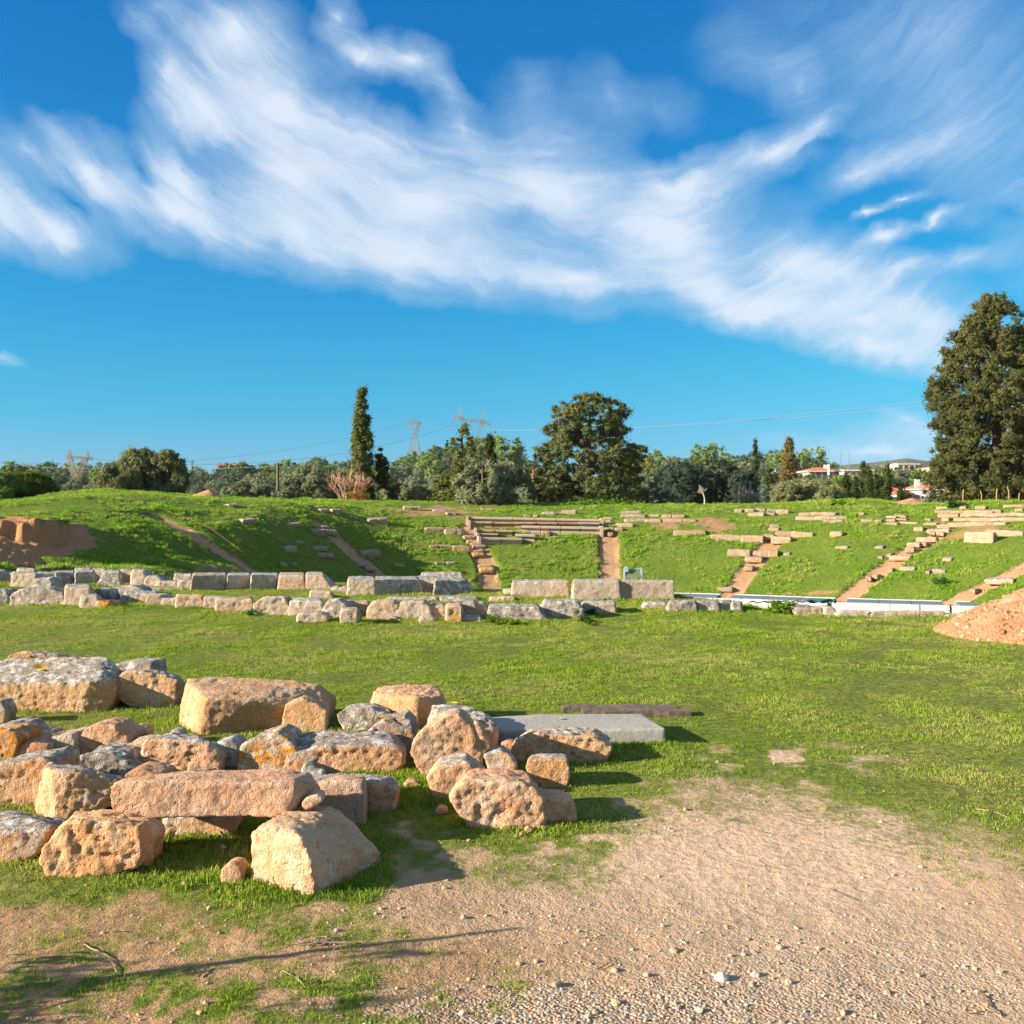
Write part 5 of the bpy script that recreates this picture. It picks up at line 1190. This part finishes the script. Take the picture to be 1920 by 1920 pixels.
for (a, c, D, top, n, lz) in ((1575, 1665, 168, 890, 13, 'before the low white building'), (1676, 1732, 205, 882, 11, 'below the pale yellow house'), (1732, 1790, 225, 884, 8, 'above the two storey house'), (1494, 1524, 172, 893, 6, 'left of the long cream house'), (1640, 1720, 172, 901, 8, 'behind the row of slender cypresses'), (1640, 1760, 300, 872, 9, 'on the right skyline ridge'), (1560, 1680, 250, 880, 9, 'behind the long cream house')):
    for i in range(n): htop(a + (c - a) * (i + rnd.random()) / n, D + rnd.uniform(-6, 6), top + rnd.uniform(-4, 4), OM if rnd.random() < .75 else PM, f'dark olive tree {lz}', f'trees {lz}', 'village_tree')
for (px, D, s, lb) in ((945, 262, 1.5, 'large round pine crowning the knoll right of the large pylon'), (905, 268, 1.35, 'round pine directly left of the large knoll pine'), (1325, 262, 1.2, 'large pine standing above the dark blue green trees'), (1520, 255, 1.1, 'large round pine left of the white house masts')):
    htree(px, D, s, PM[:1], lb, None, 'pine_tree', 'pine')
make_tree('far_cypress_tree', 839, 826, 850, 255, [(0, 3), (.5, 3), (1, 1)], m_cypd, 'tiny dark cypress on the knoll slope left of the large pylon', 'cypress', n=30, nper=20, leaf=.3, cr=.3, gap=-.5, seed=77, trunk_r=.1, limbs=1, zb=gz(up(839) * 255, 255) + 1)
# pale rocky strips on the hillside and scrub as one mass
# ------------------------------------------------------------------ houses
m_wall_w = simple_mat('white_render', col(0.527, 0.510, 0.484), col(0.595, 0.586, 0.561), .8)
m_wall_p = simple_mat('dull_white_render', col(.33, .31, .28), col(.40, .38, .34), .8)
m_wall_c = simple_mat('cream_render', col(0.510, 0.425, 0.306), col(0.561, 0.484, 0.365), .8)
m_wall_y = simple_mat('pale_yellow_render', col(.62, .50, .28), col(.68, .57, .35), .8)
m_glass = simple_mat('dark_window_glass', col(.03, .04, .05), col(.06, .07, .08), 2, .15)
m_frame = simple_mat('brown_window_frame', col(.12, .07, .04), col(.18, .1, .06), 5)
m_roof, t, b = mat('red_clay_tiles'); tc = t.node('ShaderNodeTexCoord').outputs['Object']
wv_ = t.node('ShaderNodeTexWave', bands_direction='X'); t.l.new(tc, wv_.inputs[0]); wv_.inputs['Scale'].default_value = 5; wv_.inputs['Distortion'].default_value = .3
n1 = t.noise(tc, 1.2, 5, .7); c_ = t.mix(n1, col(.48, .105, .045), col(.60, .19, .085)); c_ = t.mix(t.math('MULTIPLY', wv_.outputs['Fac'], .35), c_, col(.26, .06, .03))
t.l.new(c_, b.inputs['Base Color'])
def house(pxa, pxb, yt, yb, D, wall, label, roof='hip', rh=.30, dep=7, wins=3, floors=1, yaw=0., balcony=False, chim=0, name='house'):
    """pxa..pxb, roof ridge row yt, foot row yb"""
    x = up((pxa + pxb) / 2) * D; W = (pxb - pxa) / F * D; z1 = EYE + (H0 - yt) / F * D; z0 = EYE + (H0 - yb) / F * D
    root = empty(name, (x, D, z0), label, 'house'); root.rotation_euler.z = yaw
    Ht = z1 - z0; hw = Ht * (1 - rh) if roof else Ht; ov = .45
    boxm('wall', -W / 2, W / 2, 0, dep, -3, hw, wall, root)
    if roof == 'hip':
        k = min(W, dep) * .42; V = [(-W / 2 - ov, -ov, hw + .02), (W / 2 + ov, -ov, hw + .02), (W / 2 + ov, dep + ov, hw + .02), (-W / 2 - ov, dep + ov, hw + .02), (-W / 2 + k, dep / 2, Ht), (W / 2 - k, dep / 2, Ht)]
        Fc = [(0, 1, 5, 4), (1, 2, 5), (2, 3, 4, 5), (3, 0, 4), (3, 2, 1, 0)]
        me = bpy.data.meshes.new('roof'); me.from_pydata(V, [], Fc); me.update(); rf = link('roof', me, m_roof, root)
        boxm('eaves', -W / 2 - ov, W / 2 + ov, -ov, dep + ov, hw - .16, hw, m_wall_w, root)
    elif roof == 'shed':
        V = [(-W / 2 - ov, -ov, hw + .02), (W / 2 + ov, -ov, hw + .02), (W / 2 + ov, dep + ov, Ht), (-W / 2 - ov, dep + ov, Ht), (W / 2 + ov, dep + ov, hw - .1), (-W / 2 - ov, dep + ov, hw - .1)]
        Fc = [(0, 1, 2, 3), (1, 4, 2), (0, 3, 5), (3, 2, 4, 5), (0, 5, 4, 1)]
        me = bpy.data.meshes.new('roof'); me.from_pydata(V, [], Fc); me.update(); rf = link('roof', me, m_roof, root)
    else: rf = boxm('roof', -W / 2 - .2, W / 2 + .2, -.2, dep + .2, Ht, Ht + .25, m_wall_w, root)
    fh = hw / floors; nw_ = wins
    for fl in range(floors):
        for i in range(nw_):
            cx_ = -W / 2 + W * (i + .5) / nw_; ww = min(1.3, W / nw_ * .45); wz = fl * fh + fh * .3; wh = min(1.4, fh * .5)
            f_ = boxm('window', cx_ - ww / 2 - .08, cx_ + ww / 2 + .08, -.09, -.005, wz - .08, wz + wh + .08, m_frame, root)
            boxm('pane', cx_ - ww / 2, cx_ + ww / 2, -.11, -.092, wz, wz + wh, m_glass, f_)
    for i in range(chim):
        cx_ = -W * .42 + i * W * .84 / max(1, chim - 1) if chim > 1 else W * .2
        boxm('chimney', cx_ - .3, cx_ + .3, dep * .3, dep * .3 + .6, hw, Ht + .4, m_wall_w, root)
    if balcony:
        for fl in range(1, floors):
            boxm('balcony_slab', -W / 2, W / 2, -1.5, -.01, fl * fh - .12, fl * fh + .04, m_wall_w, root)
            for i in range(11): boxm('railing_post', -W / 2 + W * i / 10 - .04, -W / 2 + W * i / 10 + .04, -1.48, -1.42, fl * fh + .04, fl * fh + .95, m_wall_w, root)
            boxm('handrail', -W / 2, W / 2, -1.5, -1.4, fl * fh + .95, fl * fh + 1.03, m_wall_w, root)
        for i in (0, 2): boxm('column', -W / 2 + W * i / 2 * .96, -W / 2 + W * i / 2 * .96 + .25, -1.45, -1.2, -1, fh - .13, m_wall_w, root)
    return root
house(1517, 1574, 875, 903, 190, m_wall_c, 'long cream house with a low red roof and broad terrace wall on the hill', rh=.28, wins=5, dep=8, chim=1)
house(1500, 1518, 884, 893, 195, m_wall_p, 'small white house half hidden left of the long cream house', roof='shed', wins=2)
house(1582, 1636, 883, 891, 205, m_wall_p, 'low white building right of the long cream house', roof=None, wins=5)
house(1683, 1724, 871, 882, 260, m_wall_y, 'pale yellow flat roofed house high on the right hill', roof=None, wins=4)
house(1744, 1775, 873, 884, 250, m_wall_y, 'orange roofed house on the hill touching the tall conifer', wins=2, rh=.4)
house(1727, 1770, 904, 942, 150, m_wall_w, 'two storey white house with red hipped roof, balcony and two chimneys', floors=2, wins=3, balcony=True, chim=2, rh=.33, dep=6)
house(1664, 1690, 909, 942, 152, m_wall_w, 'red roofed house behind the last slender cypresses, left one', roof='shed', rh=.35, wins=2)
house(1688, 1712, 914, 942, 148, m_wall_w, 'red roofed house between the cypress row and the white two storey house', roof='shed', rh=.4, wins=2)
house(1770, 1806, 918, 942, 155, m_wall_w, 'low white house with a red roof right of the two storey house', roof='hip', rh=.35, wins=3)
house(408, 438, 868, 878, 300, m_wall_w, 'tiny white house with pink roof on the left ridge', roof='shed', rh=.5, wins=2, dep=5)
house(1457, 1478, 882, 889, 220, m_wall_p, 'small pale house beside the brown withered cypress', roof=None, wins=2)
# ------------------------------------------------------------------ pylons, masts, poles and wires
m_lat = simple_mat('galvanised_steel', col(0.252, 0.240, 0.228), col(0.312, 0.300, 0.282), 1, .5)
m_latd = simple_mat('yellowish_steel', col(0.294, 0.238, 0.140), col(0.350, 0.294, 0.196), 1, .5)
def lattice(pa, pb, wa, wb, n, r, name, m, parent):
    """square lattice mast from pa to pb, half widths wa and wb"""
    V = []; Fc = []
    def bar(a, c):
        d = (c - a).normalized(); u_ = d.orthogonal().normalized(); v_ = d.cross(u_); k = len(V)
        for q_ in (a, c):
            for j in range(4): V.append(tuple(q_ + (u_ * math.cos(j * 1.5708) + v_ * math.sin(j * 1.5708)) * r))
        for j in range(4): Fc.append((k + j, k + (j + 1) % 4, k + 4 + (j + 1) % 4, k + 4 + j))
    pa, pb = Vector(pa), Vector(pb); ax = (pb - pa).normalized(); ref = Vector((0, 1, 0)); sx = ax.cross(ref).normalized(); sy = ref
    def cor(k):
        w_ = wa + (wb - wa) * k / n; c = pa.lerp(pb, k / n)
        return [c + sx * w_ * a + sy * w_ * b_ for a, b_ in ((-1, -1), (1, -1), (1, 1), (-1, 1))]
    for k in range(n):
        c0, c1 = cor(k), cor(k + 1)
        for j in range(4): bar(c0[j], c1[j]); bar(c0[j], c1[(j + 1) % 4]); bar(c0[(j + 1) % 4], c1[j]); bar(c1[j], c1[(j + 1) % 4])
    me = bpy.data.meshes.new(name); me.from_pydata(V, [], Fc); me.update(); return link(name, me, m, parent)
def W3(px, py, D): return Vector(pt(px, py, D))
def pylon(px, D, pts, label, m, r):
    """pts: list of (name, (px,py),(px,py), half width a, half width b, cells) in photo pixels"""
    z0 = gz(up(px) * D, D); org = Vector((up(px) * D, D, z0)); root = empty('power_pylon', org, label, 'pylon')
    for (nm, a, c, wa, wb, n) in pts: lattice(W3(*a, D) - org, W3(*c, D) - org, wa, wb, n, r, nm, m, root)
    return root
pylon(148, 210, [('lower_leg', (143, 912), (143, 896), .9, .7, 3), ('slanting_arm', (141, 896), (131, 858), .55, .35, 6), ('slanting_arm', (146, 896), (162, 858), .55, .35, 6), ('crossarm', (121, 856), (173, 860), .3, .3, 10), ('peak', (131, 856), (130, 843), .3, .05, 3), ('peak', (164, 858), (164, 846), .3, .05, 3)],
      'Y shaped lattice pylon with a level crossarm among the left hill pines', m_latd, .032)
pylon(777, 360, [('tower_leg', (777, 866), (777, 815), 2.6, .7, 8), ('slanting_arm', (776, 815), (768, 793), .6, .3, 4), ('slanting_arm', (778, 815), (786, 793), .6, .3, 4), ('crossarm', (766, 789), (788, 794), .5, .5, 6)],
      'pale lattice pylon with a narrow waist standing alone on the far ridge', m_lat, .06)
pylon(885, 300, [('tower_leg', (890, 870), (893, 832), 1.6, .6, 6), ('slanting_arm', (892, 832), (905, 790), .5, .45, 8), ('slanting_arm', (888, 832), (864, 785), .5, .45, 8), ('crossarm', (849, 782), (919, 793), .4, .4, 14), ('peak', (864, 784), (862, 763), .5, .08, 4), ('peak', (904, 790), (907, 768), .5, .08, 4),
                 ('insulator_string', (850, 783), (850, 797), .12, .12, 2), ('insulator_string', (884, 790), (884, 803), .12, .12, 2), ('insulator_string', (918, 794), (918, 807), .12, .12, 2)],
      'large leaning lattice pylon with two peaks behind the ragged cypress', m_lat, .055)
m_latm = simple_mat('dark_mast_steel', col(.14, .12, .12), col(.2, .18, .17))
for i, (px, yt, yb, D) in enumerate([(1554, 840, 880, 200), (1576, 847, 885, 210), (1592, 847, 885, 212)]):
    a = W3(px, yb, D); tag(tube('radio_mast', [(0, 0, -2), (0, 0, (yb - yt) / F * D)], [.08, .04], m_latm, None, 5, a), f'thin radio mast above the white houses, {ORD[i]} from the left', 'mast', 'radio masts above the white houses')
tag(boxm('chimney_stack', -.16, .16, -.16, .16, -1, .9, m_wall_w, None, W3(1554, 880, 189)), 'short white chimney tower rising behind the long cream house', 'chimney')
for i, (px, yt, yb, D, m, r, lb) in enumerate([(521, 868, 938, 95, m_wood, .16, 'brown wooden utility pole left of the wide olive'), (1000, 880, 942, 66, simple_mat('rusty_pole', col(.30, .11, .05), col(.38, .16, .08)), .07, 'rust red thin pole left of the broad cypress'), (360, 862, 880, 240, m_wood, .15, 'tiny far utility pole on the left ridge'), (1524, 915, 942, 100, m_wood, .10, 'short pole among the light olive shrubs')]):
    x = up(px) * D; a = Vector((x, D, gz(x, D) - .3)); H = EYE + (H0 - yt) / F * D - a.z
    root = empty('utility_pole', a, lb, 'pole'); tube('shaft', [(0, 0, 0), (0, 0, H)], [r, r * .75], m, root, 8)
    if i in (0, 2): boxm('crossarm', -.7, .7, -.06, .06, H - .6, H - .45, m, root)
m_wire = simple_mat('dark_wire', col(.12, .13, .15), col(.16, .17, .2), 1, .5)
def wire(a, c, sag, label, r=.03, n=14):
    a, c = W3(*a), W3(*c); Q = [a.lerp(c, i / n) - Vector((0, 0, sag * 4 * (i / n) * (1 - i / n))) for i in range(n + 1)]
    o = tube('power_line', [q_ - a for q_ in Q], r, m_wire, None, 4, a); tag(o, label, 'power line', 'power lines across the sky')
wire((919, 806, 300), (2050, 712, 120), 2., 'upper power line running from the large pylon to the top right', .03)
wire((884, 803, 300), (2050, 728, 124), 2., 'lower power line running from the large pylon to the top right', .03)
wire((850, 797, 300), (148, 858, 210), 5., 'power line between the large pylon and the left Y shaped pylon', .035)
wire((766, 792, 360), (-100, 860, 250), 6., 'power line from the lone far pylon to the left', .035)
wire((788, 795, 360), (885, 790, 300), 2., 'short power line between the lone pylon and the large pylon', .035)
wire((521, 871, 95), (1000, 900, 100), .6, 'low service wire from the wooden pole behind the trees', .016)
wire((521, 874, 95), (-100, 862, 110), .6, 'low service wire from the wooden pole to the left edge', .016)

# ------------------------------------------------------------------ things just outside the left edge whose shade reaches in
pp = Vector((-2.35, 3.55, 0)); Lp = None
tag(tube('wooden_post', [(0, 0, -.1), (.0, 0, .5), (.01, 0, .86)], [.02, .018, .012], m_wood, None, 8, (-2.45, 3.52, 0)), 'slim wooden post beyond the left edge of the view', 'post')
n = 70; cen = np.stack([rng.normal(size=n) * .25, rng.normal(size=n) * .18, np.abs(rng.normal(size=n)) * .26 + .05], 1)
sh = link('low_shrub', leaves_mesh('low_shrub', cen, np.full((n, 3), .09), 40, .03, 1, 2.), m_weedd, None, (-2.95, 3.2, 0)); tag(sh, 'low leafy shrub beyond the left edge of the view', 'shrub')

# ------------------------------------------------------------------ grass blades and pebbles as instances
def proto(name, me, m): 
    o = bpy.data.objects.new(name, me); me.materials.append(m); return o
def blades(n, R, h, w_, seed):
    r_ = np.random.default_rng(seed); a = r_.uniform(0, 6.28, n); rr_ = R * r_.uniform(0, 1, n) ** .6
    bx, by = rr_ * np.cos(a), rr_ * np.sin(a); H = h * r_.uniform(.45, 1.15, n); la = r_.uniform(0, 6.28, n); ln = H * r_.uniform(.2, 1.0, n)
    wa = r_.uniform(0, 6.28, n); wx, wy = np.cos(wa) * w_ / 2, np.sin(wa) * w_ / 2
    mx, my, mz = bx + np.cos(la) * ln * .3, by + np.sin(la) * ln * .3, H * .6
    tx, ty, tz = bx + np.cos(la) * ln, by + np.sin(la) * ln, H * (1 - .35 * (ln / H) ** 2)
    z0 = np.full(n, -.01)
    V = np.stack([np.stack([bx - wx, by - wy, z0], 1), np.stack([bx + wx, by + wy, z0], 1), np.stack([mx + wx * .8, my + wy * .8, mz], 1), np.stack([mx - wx * .8, my - wy * .8, mz], 1),
                  np.stack([tx + wx * .1, ty + wy * .1, tz], 1), np.stack([tx - wx * .1, ty - wy * .1, tz], 1)], 1).reshape(-1, 3)
    k = np.arange(n)[:, None] * 6
    return mesh_from('blades', V, np.concatenate([k + np.array([[0, 1, 2, 3]]), k + np.array([[3, 2, 4, 5]])]))
def grass_mat(name, a, b_, c3, dry):
    m = bpy.data.materials.new(name); m.use_nodes = True; t = NT(m.node_tree); m.node_tree.nodes.remove(m.node_tree.nodes['Principled BSDF']); out = m.node_tree.nodes['Material Output']
    g = t.node('ShaderNodeNewGeometry'); oi = t.node('ShaderNodeObjectInfo').outputs['Random']
    n = t.noise(g.outputs['Position'], 2.3, 5, .7); n0 = t.noise(g.outputs['Position'], .5, 5, .7)
    c = t.mix(t.mr(n, .35, .65), a, b_); c = t.mix(t.mr(oi, .3, 1.0, 0, .75), c, c3); c = t.mix(t.math('MULTIPLY', t.mr(oi, .0, .14, 1, 0), .8), c, dry)
    c = t.mix(t.math('MULTIPLY', t.mr(n0, .47, .62), .5), c, dry); c = t.mix(t.math('MULTIPLY', t.mr(n0, .47, .36), .55), c, c3)
    d = t.node('ShaderNodeBsdfDiffuse'); tr = t.node('ShaderNodeBsdfTranslucent'); mx = t.node('ShaderNodeMixShader'); mx.inputs[0].default_value = .35
    t.l.new(c, d.inputs[0]); t.l.new(c, tr.inputs[0]); t.l.new(d.outputs[0], mx.inputs[1]); t.l.new(tr.outputs[0], mx.inputs[2]); t.l.new(mx.outputs[0], out.inputs[0]); return m
m_gr = grass_mat('grass_blades', col(.23, .32, .03), col(.31, .38, .05), col(.115, .20, .018), col(.42, .36, .13))
def scatter(name, X, Y, Z, S_, protos, kind_mat=None, tiltamt=.0):
    me = bpy.data.meshes.new(name); me.vertices.add(len(X)); me.vertices.foreach_set('co', np.stack([X, Y, Z], 1).astype(np.float32).ravel())
    me.attributes.new('scl', 'FLOAT', 'POINT').data.foreach_set('value', S_.astype(np.float32))
    rt = np.stack([rng.normal(size=len(X)) * tiltamt, rng.normal(size=len(X)) * tiltamt, rng.uniform(0, 6.28, len(X))], 1)
    me.attributes.new('rot', 'FLOAT_VECTOR', 'POINT').data.foreach_set('vector', rt.astype(np.float32).ravel())
    o = link(name, me); tag(o, kind='stuff')
    ng = bpy.data.node_groups.new(name, 'GeometryNodeTree'); ng.interface.new_socket('Geometry', in_out='INPUT', socket_type='NodeSocketGeometry'); ng.interface.new_socket('Geometry', in_out='OUTPUT', socket_type='NodeSocketGeometry')
    N = ng.nodes; L = ng.links; gi = N.new('NodeGroupInput'); go = N.new('NodeGroupOutput'); ip = N.new('GeometryNodeInstanceOnPoints'); jn = N.new('GeometryNodeJoinGeometry')
    for p_ in protos:
        oi = N.new('GeometryNodeObjectInfo'); oi.inputs['Object'].default_value = p_; oi.inputs['As Instance'].default_value = True; L.new(oi.outputs['Geometry'], jn.inputs[0])
    ip.inputs['Pick Instance'].default_value = True
    na_ = N.new('GeometryNodeInputNamedAttribute'); na_.data_type = 'FLOAT'; na_.inputs[0].default_value = 'scl'
    nb_ = N.new('GeometryNodeInputNamedAttribute'); nb_.data_type = 'FLOAT_VECTOR'; nb_.inputs[0].default_value = 'rot'
    ri = N.new('FunctionNodeRandomValue'); ri.data_type = 'INT'; ri.inputs['Min'].default_value = 0 if 'Min' in ri.inputs else 0
    ri.inputs[4].default_value = 0; ri.inputs[5].default_value = len(protos) - 1
    L.new(gi.outputs[0], ip.inputs['Points']); L.new(jn.outputs[0], ip.inputs['Instance']); L.new(na_.outputs[0], ip.inputs['Scale']); L.new(nb_.outputs[0], ip.inputs['Rotation']); L.new(ri.outputs[2], ip.inputs['Instance Index'])
    L.new(ip.outputs[0], go.inputs[0]); md = o.modifiers.new('scatter', 'NODES'); md.node_group = ng
    return o
near_p = [proto('blade_clump', blades(26, .06, .026, .0040, i), m_gr) for i in range(4)]
m_grb = grass_mat('bank_grass_blades', col(.22, .37, .028), col(.30, .44, .042), col(.13, .26, .018), col(.40, .36, .12))
far_p = [proto('blade_clump', blades(24, .12, .105, .018, 10 + i), m_grb) for i in range(3)]
# near lawn
N_ = 74000; d = rng.uniform(3.0, 21.5, N_); a = rng.uniform(-.49, .49, N_); X = d * np.tan(a) * 1.02; Y = d
dd, gg, pl_, _ = masks(X, Y); k = rng.uniform(0, 1, N_)
taller = np.zeros(N_)
for mn, mx in HERO_BOXES:
    if mn[1] > 9.5: gap_ = .12
    else: gap_ = .07
    ins = (X > mn[0] - gap_) & (X < mx[0] + gap_) & (Y > mn[1] - gap_) & (Y < mx[1] + gap_); taller[ins] = 1
patch = fbm2(X, Y, 1.8, 4, 77) * 1.3
keep = (k > np.clip(dd * 1.25 - .10, 0, 1.02) - taller * .25 * (rng.uniform(0, 1, N_) > .4)) & (patch > -.42 + .1 * rng.normal(size=N_))
X, Y, taller, patch, dd_ = X[keep], Y[keep], taller[keep], patch[keep], dd[keep]
S_ = (.62 + .55 * np.clip(patch, -.5, .8)) * (1 + .55 * taller) * np.interp(Y, [3, 8, 20], [.9, 1.05, 1.7]) * rng.uniform(.7, 1.3, len(X)) * (1 - .35 * dd_)
scatter('grass', X, Y, height(X, Y) - .004, S_, near_p, None, .1)
# bank
N_ = 62000; d = rng.uniform(24, 66, N_) ; a = rng.uniform(-.50, .50, N_); X = d * np.tan(a); Y = d
r_ = np.hypot(X - CX, Y - CY); left_ = (X < -7)
dd, _, _, ee = masks(X, Y); patch = fbm2(X, Y, .9, 3, 78)
keep = ((r_ > RK + .5) | left_) & (rng.uniform(0, 1, N_) > dd * 1.1) & (patch > -.45)
X, Y, patch = X[keep], Y[keep], patch[keep]
scatter('slope_grass', X, Y, height(X, Y) - .02, (.70 + 1.0 * np.clip(patch, -.4, .7)) * rng.uniform(.5, 1.5, len(X)), far_p, None, .1)
# pebbles
def pebble(seed):
    bm = bmesh.new(); bmesh.ops.create_icosphere(bm, subdivisions=2, radius=1); r_ = random.Random(seed); s = Vector((1, r_.uniform(.6, .95), r_.uniform(.45, .75)))
    for v in bm.verts: v.co = Vector((v.co.x * s.x, v.co.y * s.y, v.co.z * s.z)) * (1 + .28 * mnoise.noise(v.co * 1.6 + Vector((seed, 0, 0))))
    me = bpy.data.meshes.new('pebble'); bm.to_mesh(me); bm.free(); return me
m_peb, t, b = mat('mixed_pebbles'); oi = t.node('ShaderNodeObjectInfo').outputs['Random']
c_ = t.ramp(oi, [(0, (.20, .16, .12)), (.15, (.30, .23, .16)), (.4, (.42, .29, .175)), (.7, (.40, .255, .14)), (.86, (.46, .36, .26)), (.95, (.30, .29, .27)), (1, (.54, .48, .40))])
t.l.new(c_, b.inputs['Base Color'])
peb = [proto('pebble', pebble(i), m_peb) for i in range(4)]
N_ = 150000; d = 3.0 * (12 / 3.0) ** rng.uniform(0, 1, N_); a = rng.uniform(-.49, .49, N_); X = d * np.tan(a); Y = d
dd, gg, pl_, _ = masks(X, Y); pn_ = fbm2(X, Y, 1.6, 4, 88)
keep = rng.uniform(0, 1, N_) < np.clip(dd * (.07 + .30 * np.clip(pn_ + .05, 0, 1)) + gg * .36 * dd, 0, 1) * np.interp(Y, [3, 5, 12], [1, .7, .15])
X, Y, gg = X[keep], Y[keep], gg[keep]
sz = .0021 * np.exp(rng.normal(size=len(X)) * .62) * (1 + .45 * gg) * np.interp(Y, [3, 6, 12], [1, 1.25, 1.9])
big = rng.uniform(0, 1, len(X)) > .998; sz[big] *= 2.2
scatter('gravel', X, Y, height(X, Y) + sz * .12, sz, peb, None, .3)
# clods on the orange heap
n = 2600; th = rng.uniform(0, 6.28, n); q_ = rng.uniform(0, 1, n) ** .5; X = 6.62 + 1.42 * q_ * np.cos(th); Y = 13.35 + 1.42 * q_ * np.sin(th)
hp = next(o for o in C.objects if o.name == 'earth_heap'); Z = []
for x, y in zip(X, Y):
    ok, l, nn, ii = hp.ray_cast(Vector((x, y, 5)) - hp.location, Vector((0, 0, -1))); Z.append(hp.location.z + l.z if ok else gz(x, y))
scatter('heap_rubble', X, Y, np.array(Z), .012 * np.exp(rng.normal(size=n) * .55), [proto('clod', pebble(20 + i), m_heap if i < 2 else m_peb) for i in range(3)], None, .4)
# ------------------------------------------------------------------ air
hz_ = bpy.data.materials.new('air'); hz_.use_nodes = True; ht = NT(hz_.node_tree); hz_.node_tree.nodes.remove(hz_.node_tree.nodes['Principled BSDF'])
pv = ht.node('ShaderNodeVolumePrincipled'); pv.inputs['Color'].default_value = col(.80, .88, 1.); pv.inputs['Density'].default_value = .00006
ht.l.new(pv.outputs[0], hz_.node_tree.nodes['Material Output'].inputs['Volume'])
me = prism_mesh('haze', [(-5100, float(GZ.min()) - 1.2), (-5100, float(GZ.max()) + 25), (5100, float(GZ.max()) + 25), (5100, float(GZ.min()) - 1.2)], -5100, 5100, 0)
tag(link('haze', me, hz_), kind='stuff'); sc.cycles.volume_bounces = 0
